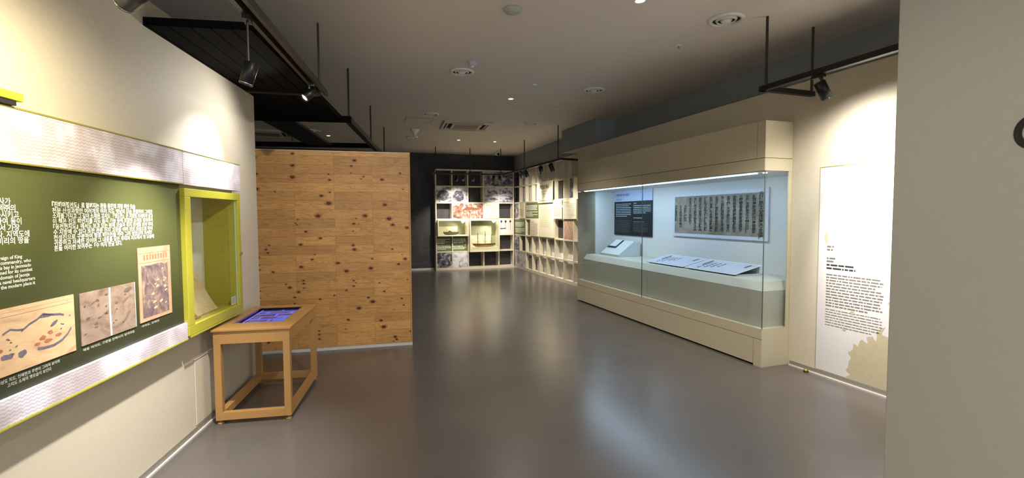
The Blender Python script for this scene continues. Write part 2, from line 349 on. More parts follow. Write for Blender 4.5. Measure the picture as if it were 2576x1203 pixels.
KN = [(35,60,7),(50,155,10),(57,240,10),(238,107,10),(237,172,12),(240,40,7),(427,155,5),(432,187,7),(571,77,10),(553,108,7),(551,147,4),(621,168,5),(606,181,4),(728,184,9),(836,148,6),(850,238,4),(146,254,4),(386,277,9),(432,257,5),(424,319,13),(741,326,11),(365,391,12),(625,389,11),(258,411,4),(246,432,4),(253,441,4),(299,480,7),(560,434,7),(588,438,3),(573,404,4),(786,440,9),(765,405,12),(872,456,9),(556,477,4),(374,517,7),(270,555,8),(554,557,7),(561,581,9),(94,583,6),(102,602,6),(111,558,4),(343,610,4),(328,639,6),(661,634,5),(781,578,5),(858,634,8),(840,609,3),(818,664,8),(45,628,7),(45,672,6),(46,700,7),(467,659,9),(270,682,9),(513,705,10),(652,688,11),(126,711,6),(280,760,6),(281,778,6),(189,780,4),(208,800,8),(281,802,4),(553,760,5),(565,772,3),(552,791,6),(702,772,4),(871,752,4),(511,816,6),(253,826,7),(729,821,6),(232,857,6),(56,820,5),(56,860,4),(443,845,5),(365,867,6),(636,857,7),(660,881,12),(834,861,6),(845,899,5),(580,918,11),(231,892,5),(518,986,7),(706,989,9),(723,1026,11),(356,1051,5),(357,1072,6),(356,1098,6),(790,1084,9),(799,1099,7),(779,1110,4),(887,1051,6),(92,1117,8),(504,1040,4)]
kd = MB(); kr = MB()
for (zx, zy, rad) in KN:
    px_, py_ = 640+zx/2.269, 370+zy/2.269
    top = 376.6+0.0206*(px_-649); bot = 894-0.0699*(px_-666)
    zc = 2.29*(bot-py_)/(bot-top)
    s_ = -1.62+1.62*((px_-655)/(1035-655)); s_ = -1.62*(1-(px_-655)/380.0)*(1+0.05*((px_-655)/380.0)*-1+0.05)
    s_ = max(-1.66, min(-0.02, s_)); zc = max(0.06, min(2.25, zc))
    R_ = rad*0.0020
    for (mb, k, yy) in ((kr, 1.65, 0.0008), (kd, 0.9, 0.0004)):
        pts = []
        for i in range(12):
            a = 2*math.pi*i/12; q = k*(1+0.13*rp_.uniform(-1, 1))
            pts.append((min(s_+R_*q*1.2*math.cos(a), -0.0175), yy, zc+R_*q*0.8*math.sin(a)))
        mb.poly(pts)
kr.build('knot_rings', knotr, wp)['kind'] = 'stuff'; kd.build('knots', knotm, wp)['kind'] = 'stuff'

# ------------------------------------------------------------------ left wall (local x along the wall, -y to the room)
AL = 0.17625; LW = (-1.12, 3.644, 0); LR = math.pi/2-AL
lw = MB()
# hole for the niche: x .144.. .892, z .80..1.69 ; wall thickness .30
lw.box(-5.0, 0.13, 0, 0.3, 0, 2.875).box(0.90, 1.56, 0, 0.3, 0, 2.875).box(0.13, 0.90, 0, 0.3, 0, 0.79).box(0.13, 0.90, 0, 0.3, 1.70, 2.875)
o = struct(lw.build('wall_left', cream)); o.location = LW; o.rotation_euler = (0, 0, LR)
for nm, mt, a in (('baseboard_left', skirt, (-5, 1.55, -0.012, -0.001, 0.012, 0.05)), ('trim_2', skirt_w, (-5, 1.55, -0.024, -0.0125, 0, 0.012))):
    o = struct(box(nm, mt, None, *a)); o.location = LW; o.rotation_euler = (0, 0, LR)
ht = thing('access_hatch', 'low cream access hatch set in the wall beside the mustard table', 'hatch', LW, LR)
box('door_panel', cream, ht, 0.262, 1.15, -0.010, -0.001, 0.055, 0.528, bevel=0.002)
box('upper_edge', skirt_w, ht, 0.255, 1.155, -0.014, -0.001, 0.530, 0.536)
def lt(name, label, cat, group=None): return thing(name, label, cat, LW, LR, group)
P = -0.07     # face plane of the graphic boards
t = lt('wave_board', 'long pale wavy-line board across the top of the green panel', 'board')
box('face', wavem, t, -5.0, 0.074, P, -0.001, 1.772, 1.984); box('olive_top_strip', olive, t, -5.0, 0.074, P-0.003, -0.001, 1.985, 1.992); box('lime_under_strip', olive, t, -5.0, 0.074, P-0.003, P+0.02, 1.765, 1.771)
t = lt('wave_board', 'short pale wavy-line board above the lime niche, brightly lit', 'board')
box('face', wavem, t, 0.078, 0.995, P, -0.001, 1.765, 1.984); box('olive_top_strip', olive, t, 0.078, 0.995, P-0.003, -0.001, 1.985, 1.990)
t = lt('wave_board', 'narrow pale wavy-line board along the foot of the green panel', 'board')
box('face', wavem, t, -5.0, 0.060, P, -0.001, 0.737, 0.842); box('lime_under_strip', lime, t, -5.0, 0.060, P-0.003, -0.001, 0.728, 0.7355)
gb = lt('green_text_board', 'olive green board with white Korean text and three old map prints', 'board')
PG = -0.05
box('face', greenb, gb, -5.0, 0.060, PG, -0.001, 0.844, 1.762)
YT = PG-0.0008
col1 = ['남해안 지역의 수군 관찰사가', '진을 두어 바다를 목적㈜의', '왜구를 막고 다시 로 이속시키고', '각 포구의 진을 도성하여 동이', '남쪽의 여러 진보에서 가장', '컸던 것으로 전하고 있다. 지역도에', '보이는 진의 모습에 의미리의 땅을']
def fit(body, size, mat, parent, xr, z, width=None, xl=None, bold=0.0, name='lettering'):
    o = text(body, size, mat, parent, 0, YT, z, bold=bold, name=name)
    xs = [v.co.x for v in o.data.vertices]; w = max(xs)-min(xs); k = (width/w) if width else 1.0
    x0 = xl if xl is not None else xr-w*k
    for v in o.data.vertices: v.co.x = x0+(v.co.x-min(xs))*k
    return o
for i, (b_, xr) in enumerate(zip(col1, (-1.20, -1.18, -1.165, -1.155, -1.165, -1.12, -1.124))):
    fit(b_, 0.030, letter, gb, xr, 1.604-i*0.0262, bold=0.0006)
eng = ['in the fifteenth year of the reign of King', 'stationed the naval commandry, who', 'were deployed to this bay in Jeonnado', 'the bay was manned for its combat', 'as the territory domain of Jeonje', 'the site was a naval headquarters', 'the bay took the modern place it']
for i, (b_, xr) in enumerate(zip(eng, (-1.161, -1.12, -1.12, -1.115, -1.13, -1.104, -1.105))):
    fit(b_, 0.020, letter, gb, xr, 1.385-i*0.0192, bold=0.0004)
col2 = ['『진해여정선도』로 알려지는 관용 웅천의 지형 해안 모습', '천문 산성과항만 여러개의 여러 지도 옛날의 모습 관찰하며 그려진', '소재를 가지고 그 길이 소재된 고지도 『옛도면』은 지형을 자세하게 담고', '이 책은 진도 해안지를 지도 읍지 기능 등에 포함된 소재로 정리하여', '『웅천현지도』에서도 보고 있는 원래 모습과 위치 관계를 보여 주며', '수 지방에 수 있다 또한 관문 진지 고장을 여러 진보 모습으로 하여', '천성진으로 구분하여 항로 해안진을 따라 그려 넣었으며 자세한', '귀중하고 자세한 것이며 그 내용을 담은 후대의 지도에서 옛 모습에', '흔들 여러한 보여주는『수 여지 한글 있다.']
wd = [0.586, 0.745, 0.748, 0.746, 0.745, 0.740, 0.735, 0.752, 0.46]
for i, b_ in enumerate(col2):
    fit(b_, 0.029 if i == 0 else 0.0265, letter, gb, 0, (1.597 if i == 0 else 1.5955)-i*0.0242, width=wd[i]*(1 if i else 1), xl=-0.995, bold=0.0010 if i == 0 else 0.0006)
# map prints
YM = PG-0.004
def print_part(name, mt, x0, x1, z0, z1, label):
    o = box(name, mt, gb, x0, x1, YM, PG-0.0002, z0, z1); o['label'] = label; return o
m1 = print_part('map_print', mapA, -1.62, -0.901, 0.928, 1.192, 'pale ochre coastal map with blue-grey mountains')
m2_ = print_part('map_print', mapB, -0.863, -0.447, 0.935, 1.187, 'grey-brown open map book with a white spine')
m3 = print_part('map_print', mapC, -0.413, -0.085, 0.943, 1.373, 'tall pink-tan map with a violet sea')
ym = YM-0.0006
rm = random.Random(11)
def blob(mb, cx, cz, rx, rz, ang=0, n=12, rnd=0.25, y=ym):
    ca, sa = math.cos(ang), math.sin(ang); pts = []
    for i in range(n):
        a = 2*math.pi*i/n; k = 1+rm.uniform(-rnd, rnd); x = rx*k*math.cos(a); z_ = rz*k*math.sin(a); pts.append((cx+x*ca-z_*sa, y, cz+x*sa+z_*ca))
    mb.poly(pts)
mb = MB()     # mountains and shore of the ochre map
def ridge(mb, pts, th, y=ym):
    for (a, b) in zip(pts[:-1], pts[1:]):
        mb.poly([(a[0], y, a[1]-th), (b[0], y, b[1]-th), (b[0], y, b[1]+th*0.3), (a[0], y, a[1]+th*0.3)])
ridge(mb, [(-1.275, 1.095), (-1.24, 1.108), (-1.205, 1.098), (-1.18, 1.095)], 0.006)
ridge(mb, [(-1.19, 1.090), (-1.15, 1.110), (-1.11, 1.122), (-1.08, 1.138), (-1.05, 1.130), (-1.02, 1.124), (-0.99, 1.120), (-0.965, 1.112)], 0.007)
mb.poly([(-1.10, ym, 1.122), (-1.05, ym, 1.118), (-1.02, ym, 1.124), (-1.05, ym, 1.131), (-1.075, ym, 1.139)])
ridge(mb, [(-1.115, 0.998), (-1.08, 0.992), (-1.03, 0.990), (-0.985, 1.000), (-0.95, 1.02), (-0.925, 1.045)], 0.009)
blob(mb, -1.19, 0.995, 0.022, 0.014); blob(mb, -1.255, 1.0, 0.03, 0.012); blob(mb, -1.02, 1.085, 0.024, 0.008, 0.5)
for _ in range(9): blob(mb, rm.uniform(-1.28, -0.93), rm.uniform(1.02, 1.10), 0.006, 0.003, rm.uniform(-.5, .5), 7)
mb.build('ink_drawing', mapink, m1)
mb = MB()
for (x, z_, a, b) in ((-1.085, 1.035, .018, .010), (-1.045, 1.05, .016, .009), (-1.00, 1.028, .016, .008), (-1.115, 1.015, .014, .006), (-1.06, 1.015, .02, .008), (-1.30, 1.03, .02, .01)): blob(mb, x, z_, a, b)
mb.build('red_washes', mapred, m1)
ink2 = MB(); ridge(ink2, [(-0.935+0.0, 1.17), (-0.945, 1.168)], .001)
for i in range(5): ink2.poly([(-1.29, ym, 1.176-i*0.0), (-0.91, ym, 1.176), (-0.91, ym, 1.1755), (-1.29, ym, 1.1755)]) if i == 0 else None
ink2.poly([(-1.29, ym, 1.160), (-0.91, ym, 1.160), (-0.91, ym, 1.1592), (-1.29, ym, 1.1592)]); ink2.build('ruled_lines', mapink, m1)
MB().prism([(-0.663, 0.937), (-0.652, 0.937), (-0.655, 1.06), (-0.653, 1.186), (-0.664, 1.186), (-0.666, 1.06)], 1, ym-0.001, YM).build('white_spine', white, m2_)
mb = MB(); mb.poly([(-0.453, ym, 0.937), (-0.449, ym, 0.937), (-0.449, ym, 1.186), (-0.453, ym, 1.186)]); mb.build('page_edge', white, m2_)
mb = MB()
for _ in range(13): blob(mb, rm.uniform(-.84, -.68), rm.uniform(.96, 1.16), rm.uniform(.006, .016), rm.uniform(.003, .007), rm.uniform(-.4, .4), 8)
for _ in range(6): blob(mb, rm.uniform(-.64, -.47), rm.uniform(.96, 1.16), rm.uniform(.005, .012), rm.uniform(.003, .005), 0, 8)
blob(mb, -.51, 1.155, .04, .012)
mb.build('ink_drawing', simple('brown_ink', '#6b5a4e', 0.6, grain=0.2), m2_)
MB().poly([(-0.385, ym, 0.965), (-0.118, ym, 0.965), (-0.118, ym, 1.27), (-0.15, ym, 1.262), (-0.2, ym, 1.274), (-0.3, ym, 1.266), (-0.385, ym, 1.27)]).build('painted_sea', mapC2, m3)
mb = MB(); [blob(mb, rm.uniform(-.30, -.14), rm.uniform(.98, 1.24), rm.uniform(.008, .02), rm.uniform(.004, .008), .2, 8, y=ym-.0004) for _ in range(14)]; mb.build('islands', mapA, m3)
mb = MB(); mb.poly([(-0.405, ym, 1.340), (-0.095, ym, 1.340), (-0.095, ym, 1.3385), (-0.405, ym, 1.3385)]); mb.poly([(-0.405, ym, 1.285), (-0.095, ym, 1.285), (-0.095, ym, 1.2835), (-0.405, ym, 1.2835)])
for i in range(9): mb.poly([(-.36+i*.028, ym, 1.30), (-.345+i*.028, ym, 1.30), (-.345+i*.028, ym, 1.33), (-.36+i*.028, ym, 1.33)])
mb.build('title_marks', mapred, m3)
fit('경상도 지도, 진해현과 주변이 그려져 보이며', 0.017, letter, gb, -0.998, 0.901); fit('고지도 소재의 옛모습이 보인다', 0.017, letter, gb, -1.045, 0.881)
fit('해동 여지도, 구한말 진해시의 일대모습', 0.015, letter, gb, -0.464, 0.908, width=0.39); fit('여지도, 진해현', 0.014, letter, gb, -0.227, 0.917, width=0.17)
# lime block above the board
t = lt('lime_sign_block', 'bright lime block standing on the wavy board near the frame edge', 'sign')
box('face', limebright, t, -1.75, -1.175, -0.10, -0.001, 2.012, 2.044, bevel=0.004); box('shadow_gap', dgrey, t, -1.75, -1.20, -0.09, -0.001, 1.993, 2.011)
# lime niche
nc = lt('wall_niche_case', 'lime framed glass wall case beside the green board', 'showcase')
F = -0.08
fr = MB().box(0.063, 0.951, F, -0.001, 0.748, 0.815).box(0.063, 0.951, F, -0.001, 1.685, 1.74).box(0.063, 0.14, F, -0.001, 0.815, 1.685).box(0.897, 0.951, F, -0.001, 0.815, 1.685)
fr.build('frame', lime, nc, bevel=0.003)
box('sill_strip', lime, nc, 0.07, 0.948, F-0.006, F-0.0005, 0.738, 0.747)
MB().box(0.1405, 0.8965, -0.001, 0.19, 0.800, 0.814).box(0.8965, 0.8995, -0.001, 0.19, 0.800, 1.695).box(0.131, 0.1340, -0.001, 0.19, 0.800, 1.695).box(0.131, 0.8995, -0.001, 0.19, 1.6955, 1.6995).build('lining', limein, nc)
box('back_panel', white, nc, 0.131, 0.8995, 0.191, 0.20, 0.80, 1.699)
box('glass_pane', glass2, nc, 0.1415, 0.8955, -0.06, -0.056, 0.8155, 1.6845)
for xa in (0.1405, 0.8895): box('glass_edge', simple('pale_glass_edge', '#b8c8b0', 0.3), nc, xa, xa+0.007, -0.062, -0.054, 0.8155, 1.6845)
MB().lathe([(0.012, 0), (0.012, 0.012), (0.008, 0.014)], 16, Matrix.Translation((0.93, F-0.001, 1.24)) @ Matrix.Rotation(math.pi/2, 4, 'X')).build('lock', silver, nc)
# scroll sheet leaning in the niche
bk = lt('map_sheet', 'aged cream map sheet leaning inside the lime wall case', 'map')
sh = MB(); n = 10
for i in range(n):
    for (xa, xb) in ((0.17, 0.62),):
        z0 = 0.817+i*0.04; z1 = z0+0.04; ya = 0.02+0.15*((i)/n)**0.8; yb = 0.02+0.15*((i+1)/n)**0.8
        w0 = 0.10*(1-i/n); w1 = 0.10*(1-(i+1)/n)
        sh.poly([(xa, ya, z0), (xb+w0, ya, z0), (xb+w1, yb, z1), (xa, yb, z1)])
o = sh.build('sheet', bookm, bk); sd = o.modifiers.new('solid', 'SOLIDIFY'); sd.thickness = 0.003
MB().rod((0.17, 0.0, 0.828), (0.34, -0.02, 0.828), 0.008).rod((0.30, -0.02, 0.825), (0.20, 0.12, 1.06), 0.009).build('roller', simple('roller_wood', '#b07b4a', 0.5), bk)
cc = lt('caption_card', 'small white caption card in the lower corner of the lime case', 'card')
box('card', white, cc, 0.80, 0.884, -0.050, -0.047, 0.8205, 0.888)
mb = MB(); textlines(mb, rm, 0.808, 0.872, 0.878, 0.012, 4, -0.0508, 0.4); mb.build('print', inkg, cc)

# ------------------------------------------------------------------ touch table
tt = thing('touch_table', 'mustard metal table with an inset purple-blue screen beside the wall', 'table', (-0.647, 4.428, 0), -0.139)
TX, TY, TZ = 0.2755, 0.479, 0.715
sx0, sx1, sy0, sy1 = -0.205, 0.165, -0.25, 0.43
MB().box(-TX, TX, -TY, sy0, TZ-0.014, TZ).box(-TX, TX, sy1, TY, TZ-0.014, TZ).box(-TX, sx0, sy0, sy1, TZ-0.014, TZ).box(sx1, TX, sy0, sy1, TZ-0.014, TZ).build('table_top', tablem, tt, bevel=0.0015)
A_ = 0.012
MB().box(-TX+A_, TX-A_, -TY+A_, -TY+A_+0.02, 0.607, TZ-0.0145).box(-TX+A_, TX-A_, TY-A_-0.02, TY-A_, 0.607, TZ-0.0145).box(-TX+A_, -TX+A_+0.02, -TY+A_+.02, TY-A_-.02, 0.607, TZ-0.0145).box(TX-A_-0.02, TX-A_, -TY+A_+.02, TY-A_-.02, 0.607, TZ-0.0145).build('apron', tablem, tt)
for sx in (-1, 1):
    for sy in (-1, 1):
        cx, cy = sx*(TX-A_-0.024), sy*(TY-A_-0.024)
        MB().box(cx-0.024, cx+0.024, cy-0.024, cy+0.024, 0.03, 0.6065).build('leg', tablem, tt, bevel=0.0015)
        MB().lathe([(0.022, 0.0), (0.022, 0.008), (0.008, 0.012), (0.008, 0.03)], 16, Matrix.Translation((cx, cy, 0))).build('foot', simple('brass_foot', '#a87d45', 0.4), tt, smooth=True)
for nm, a in (('front', (-TX+A_+.048, TX-A_-.048, -TY+A_, -TY+A_+0.045, 0.032, 0.088)), ('back', (-TX+A_+.048, TX-A_-.048, TY-A_-0.045, TY-A_, 0.032, 0.088)), ('l', (-TX+A_, -TX+A_+0.045, -TY+A_+.048, TY-A_-.048, 0.032, 0.088)), ('r', (TX-A_-0.045, TX-A_, -TY+A_+.048, TY-A_-.048, 0.032, 0.088))):
    box('stretcher', tablem, tt, *a)
scn = MB().box(sx0, sx1, sy0, sy1, TZ-0.05, TZ-0.03).box(sx0, sx0+0.003, sy0, sy1, TZ-0.03, TZ-0.014).box(sx1-0.003, sx1, sy0, sy1, TZ-0.03, TZ-0.014).box(sx0, sx1, sy0, sy0+0.003, TZ-0.03, TZ-0.014).box(sx0, sx1, sy1-0.003, sy1, TZ-0.03, TZ-0.014).build('screen_bezel', simple('gloss_black', '#0a0a0c', 0.15), tt)
sc_ = MB(); sc_.poly([(sx0+0.028, sy0+0.028, TZ-0.0295), (sx1-0.028, sy0+0.028, TZ-0.0295), (sx1-0.028, sy1-0.028, TZ-0.0295), (sx0+0.028, sy1-0.028, TZ-0.0295)]); sc_ = sc_.build('screen', screenm, scn)
sc2 = MB(); sc2.poly([(sx0+0.02, sy0+0.02, TZ-0.0298), (sx0+0.03, sy0+0.02, TZ-0.0298), (sx0+0.03, sy1-0.02, TZ-0.0298), (sx0+0.02, sy1-0.02, TZ-0.0298)]); sc2.build('screen_glow_edge', screenb, scn)
sc3 = MB()
for (a, b) in ((0.02, 0.10), (0.12, 0.22), (0.24, 0.34)):
    sc3.poly([(0.03, sy0+a+0.04, TZ-0.0290), (0.125, sy0+a+0.04, TZ-0.0290), (0.125, sy0+b+0.04, TZ-0.0290), (0.03, sy0+b+0.04, TZ-0.0290)])
sc3.build('screen_tiles', m_emit('screen_tile_violet', '#3c4078', 0.9), scn)

# ------------------------------------------------------------------ long showcase
sc = thing('long_showcase', 'long cream museum showcase with cool-lit glass front along the wall', 'showcase')
X0, Y0, Y1 = 3.90, 3.685, 7.79
yj = 5.775
G = 0.0025
# top housing
box('top_core', dgrey, sc, X0+0.012, 4.258, Y0+0.012, Y1-0.012, 1.99, 2.455)
for (a, b) in ((Y0+0.10, yj), (yj, Y1)):
    box('upper_fascia', cream2, sc, X0, X0+0.011, a+G, b-G, 2.107+G, 2.465)
    box('lower_fascia', cream2, sc, X0, X0+0.011, a+(G if a > 5 else -0.098), b-(0 if b > 7 else G), 1.982, 2.107-G)
MB().box(X0, X0+0.011, Y0, Y0+0.10-G, 2.107+G, 2.465).box(X0+0.0115, 4.258, Y0, Y0+0.011, 2.107+G, 2.465).build('corner_fascia', cream2, sc)
box('end_fascia', cream2, sc, X0+0.0115, 4.258, Y0, Y0+0.011, 1.982, 2.107-G)
box('end_fascia', cream2, sc, X0, 4.258, Y1-0.011, Y1, 1.982, 2.465)
box('top_board', cream2, sc, X0, 4.258, Y0, Y1, 2.4655, 2.474)
box('soffit', casein, sc, X0+0.02, 4.66, Y0+0.02, Y1-0.02, 1.976, 1.9815)
# base housing
box('base_core', dgrey, sc, X0+0.012, 4.258, Y0+0.012, Y1-0.012, 0.02, 0.37)
for (a, b) in ((Y0+0.10, Y1),):
    box('lower_plinth_panel', cream2, sc, X0, X0+0.011, a+G, b, 0.018, 0.282-G)
box('upper_plinth_panel', cream2, sc, X0, X0+0.011, Y0, Y1, 0.282+G, 0.383)
MB().box(X0, X0+0.011, Y0, Y0+0.10-G, 0.0, 0.282-G).box(X0+0.0115, 4.258, Y0, Y0+0.011, 0.0, 0.383).build('corner_panel', cream2, sc)
box('end_panel', cream2, sc, X0+0.0115, 4.258, Y1-0.011, Y1, 0.0, 0.383)
box('ledge_board', cream2, sc, X0, 4.258, Y0, Y1, 0.3835, 0.388)
for yy in (Y0+0.25, Y1-0.1): MB().rod((3.96, yy, 0), (3.96, yy, 0.02), 0.02).build('levelling_foot', black, sc)
# lining (recess)
MB().box(4.66, 4.67, Y0+0.04, Y1, 0.384, 1.9755).build('back_lining', casein, sc)
MB().box(4.262, 4.66, Y0+0.04, Y0+0.05, 0.39, 1.9755).build('end_lining', casein, sc)
MB().box(4.262, 4.66, Y1-0.01, Y1-0.001, 0.39, 1.9755).build('end_lining', casein, sc)
pf = MB().prism([(3.965, 0.389), (4.655, 0.389), (4.655, 0.848), (4.03, 0.848), (3.965, 0.762)], 1, Y0+0.13, Y1-0.12).prism([(3.965, 0.389), (4.655, 0.389), (4.655, 0.762), (3.965, 0.762)], 1, Y0+0.06, Y0+0.1295)
pf.poly([(3.965, Y0+0.06, 0.762), (4.03, Y0+0.1295, 0.848), (3.965, Y0+0.1295, 0.762)])
pf.poly([(3.965, Y0+0.06, 0.762), (4.655, Y0+0.06, 0.762), (4.655, Y0+0.1295, 0.848), (4.03, Y0+0.1295, 0.848)])
pf.build('display_plinth', plinthm, sc)
# glass
for (a, b) in ((Y0+0.001, yj-0.002), (yj+0.002, Y1-0.001)):
    box('glass_pane', glass, sc, X0+0.002, X0+0.010, a, b, 0.3885, 1.981)
for yy in (Y0+0.001, Y1-0.009):
    box('end_glass', glass, sc, X0+0.011, 4.257, yy, yy+0.008, 0.3885, 1.981)
for yy in (Y0-0.0005, yj-0.0018):
    box('glass_joint', edgeg, sc, X0-0.0005, X0+0.0105, yy, yy+0.0036, 0.3885, 1.981)
box('glass_corner_post', simple('cream_end_post', '#cfc7a6', 0.5), sc, 4.215, 4.257, Y0, Y0+0.012, 0.3885, 1.981)
box('light_strip', ledm, sc, X0+0.09, X0+0.115, Y0+0.2, Y1-0.1, 1.966, 1.9755)
for ya, yb in ((Y0+0.15, 5.75), (5.75, Y1-0.12)):
    area((4.04, (ya+yb)/2, 1.962), (4.25, (ya+yb)/2, 0.9), 2.2 if yb < 7 else 4.0, yb-ya, 0.05, (0.54, 0.75, 1.0))
    # lamps of the strip shine down and a little back
MB().lathe([(0.018, 0), (0.022, -0.006)], 16, Matrix.Translation((4.05, Y0+0.14, 1.975))).build('spot_lens', downl, sc)
# objects in the case
RX = -math.pi/2
tb = thing('text_board', 'black text board with pale blue heading at the far end inside the showcase', 'board', (4.655, 7.755, 0), RX)
box('header', simple('pale_blue_print', '#b9c6e4', 0.5), tb, 0, 1.16, -0.012, -0.001, 1.785, 1.975)
box('panel', simple('black_print', '#17191c', 0.55, grain=0.1, scale=5), tb, 0, 1.16, -0.012, -0.001, 1.185, 1.784)
text('진해현감을 지낸 이순신', 0.045, simple('dark_blue_ink', '#262a44', 0.6), tb, 0.05, -0.0126, 1.885, bold=0.001)
mb = MB(); textlines(mb, rm, 0.05, 0.42, 1.862, 0.02, 1, -0.0126, .2); textlines(mb, rm, 0.05, 0.26, 1.835, 0.022, 2, -0.0126, .4); mb.build('small_print', simple('blue_ink', '#5c6a92', 0.6), tb)
mb = MB(); textlines(mb, rm, 0.05, 0.55, 1.745, 0.031, 8, -0.0126, .42); textlines(mb, rm, 0.62, 1.13, 1.71, 0.031, 5, -0.0126, .42); textlines(mb, rm, 0.62, 0.90, 1.50, 0.031, 1, -0.0126, .42)
textlines(mb, rm, 0.62, 0.95, 1.43, 0.03, 1, -0.0126, .2, ragged=0); mb.build('korean_lines', simple('grey_lettering', '#9fb0b6', 0.6), tb)
mb = MB(); textlines(mb, rm, 0.05, 0.53, 1.45, 0.023, 10, -0.0126, .3); textlines(mb, rm, 0.62, 1.05, 1.40, 0.023, 7, -0.0126, .3); mb.build('english_lines', simple('dim_lettering', '#55595a', 0.6), tb)
text('이순신', 0.035, letter, tb, 0.62, -0.0126, 1.732)
cs = thing('calligraphy_print', 'framed print of old brush calligraphy columns on the showcase back wall', 'print', (4.655, 6.055, 0), RX)
box('frame', simple('pale_lilac_mount', '#cdd0da', 0.5), cs, 0, 1.735, -0.02, -0.001, 1.228, 1.865, bevel=0.002)
box('sheet', m_photo('aged_grey_paper', [(0.35, '#756c5c'), (0.5, '#8f8575'), (0.65, '#a0978a')], 3, 9, .5), cs, 0.045, 1.69, -0.0225, -0.0205, 1.275, 1.81)
hj = '軍令水陸兵馬節度使鎭海縣監臣謹啓天地日月'
rh = random.Random(5)
for k in range(16):
    x = 1.635-k*0.104; nchar = 10 if k < 12 else rh.randint(6, 9)
    if k in (13, 15): nchar = 5
    s_ = 0.062 if k > 0 else 0.075
    text('\n'.join(rh.choice(hj) for _ in range(nchar)), s_, ink, cs, x, -0.0229, 1.755-(0.02 if k else 0)-(0.0 if k < 13 else 0.1), align='CENTER', sx=0.95, bold=0.0012, res=1, name='brush_column', lines=0.78*0.95)
for i, (ya, yb, which) in enumerate(((5.955, 5.145, 'farther'), (5.115, 4.26, 'nearer'))):
    d = thing('document_stand', 'white document sheet tilted on an acrylic stand, the %s of the pair from the glass end' % which if False else ('tilted white document sheet on a clear stand beside the showcase end glass' if which == 'nearer' else 'tilted white document sheet on a clear stand between wedge lectern and its twin'), 'document', (4.10, ya, 0.862), RX, 'tilted document sheets in the showcase')
    w = ya-yb; sl = math.atan2(0.09, 0.40); m_ = Matrix.Rotation(sl, 4, 'X')
    MB().box(0, w, 0, 0.41, 0, 0.006, m_).build('acrylic_board', acryl, d)
    MB().box(0.025, w-0.025, 0.02, 0.39, 0.0062, 0.0072, m_).build('sheet', simple('lilac_sheet', '#b7bccb', 0.5, grain=0.05), d)
    mb = MB(); rr_ = random.Random(i+2)
    for c_ in range(4):
        x = 0.17+c_*0.075
        y = 0.30
        while y > 0.06+0.04*c_:
            h_ = rr_.uniform(0.01, 0.035); mb.box(x, x+0.028, y-h_, y, 0.0073, 0.0076, m_); y -= h_+0.012
    for (a, b, c2, d2) in ((0.12, 0.15, 0.18, 0.36), (w-0.12, w-0.09, 0.25, 0.36)): mb.box(a, b, c2, d2, 0.0073, 0.0076, m_)
    mb.build('brush_marks', ink, d)
    MB().box(0.02, w-0.02, 0.380, 0.386, -0.013, 0.082).build('back_support', acryl, d)
    for xa in (0.02, w-0.026): box('side_support', acryl, d, xa, xa+0.006, 0.04, 0.38, -0.0135, 0.0)
wd_ = thing('wedge_lectern', 'white sloping wedge block at the far end of the showcase plinth', 'stand', (4.21, 7.50, 0.849), RX)
MB().prism([(0, 0), (0.42, 0), (0.42, 0.252), (0.30, 0.252), (0, 0.030)], 0, 0, 0.60).build('wedge', simple('white_block', '#c9cfd2', 0.5), wd_, bevel=0.002)
MB().box(-0.004, 0.604, -0.008, -0.001, 0.0, 0.032).build('front_lip', simple('pale_wood_lip', '#b9b2a2', 0.5), wd_)
bf = thing('booklet', 'small white booklet with a thick black border on the wedge lectern', 'booklet', (4.21, 7.50, 0.849), RX)
sl = math.atan2(0.222, 0.30); m_ = Matrix.Translation((0, 0, 0.030)) @ Matrix.Rotation(sl, 4, 'X')
MB().box(0.02, 0.30, 0.16, 0.37, 0.001, 0.010, m_).build('black_border', simple('black_cover', '#101a1c', 0.4), bf)
MB().box(0.045, 0.27, 0.195, 0.37, 0.0105, 0.014, m_).build('page', acryl, bf)

# ------------------------------------------------------------------ right wall text panel
wt = thing('tall_wall_panel', 'tall white printed wall panel with a beige map silhouette, strongly lit', 'panel', (4.26, 3.370, 0), RX)
box('panel', simple('white_print', '#dcd8d8', 0.5, grain=0.01), wt, 0.0, 1.30, -0.010, -0.001, 0.055, 1.985)
MB().box(0.0, 1.30, -0.012, -0.001, 1.9855, 1.991).build('olive_top_strip', olive, wt); MB().box(-0.012, -0.0005, -0.006, -0.001, 0.055, 1.991).build('side_strip', simple('side_shadow_strip', '#a8a28a', 0.6), wt)
yp = -0.0106
mb = MB()
textlines(mb, rm, 0.085, 0.155, 1.25, 0.03, 2, yp, .5); textlines(mb, rm, 0.085, 0.17, 1.14, 0.028, 2, yp, .55)
mb.build('heading_lines', simple('grey_heading_ink', '#6f6b66', 0.6), wt)
mb = MB(); textlines(mb, rm, 0.085, 0.36, 1.078, 0.031, 2, yp, .5, 1, .1); mb.build('title_line', ink, wt)
mb = MB(); textlines(mb, rm, 0.085, 0.60, 0.985, 0.0265, 12, yp, .45); textlines(mb, rm, 0.085, 0.60, 0.655, 0.0245, 7, yp, .3); mb.build('body_lines', simple('body_ink', '#77716a', 0.6), wt)
beige = simple('beige_silhouette', '#bdb394', 0.55)
mb = MB(); rb = random.Random(9)
pts = [(0.315, 0.17), (0.34, 0.24), (0.315, 0.30), (0.355, 0.33), (0.36, 0.39), (0.40, 0.37), (0.43, 0.44), (0.48, 0.42), (0.47, 0.47), (0.52, 0.49), (0.55, 0.45), (0.56, 0.55), (0.62, 0.60), (0.60, 0.52), (0.72, 0.50), (0.78, 0.60), (0.95, 0.62), (1.10, 0.5), (1.10, 0.062), (0.30, 0.062), (0.34, 0.10), (0.30, 0.12)]
pts2 = []
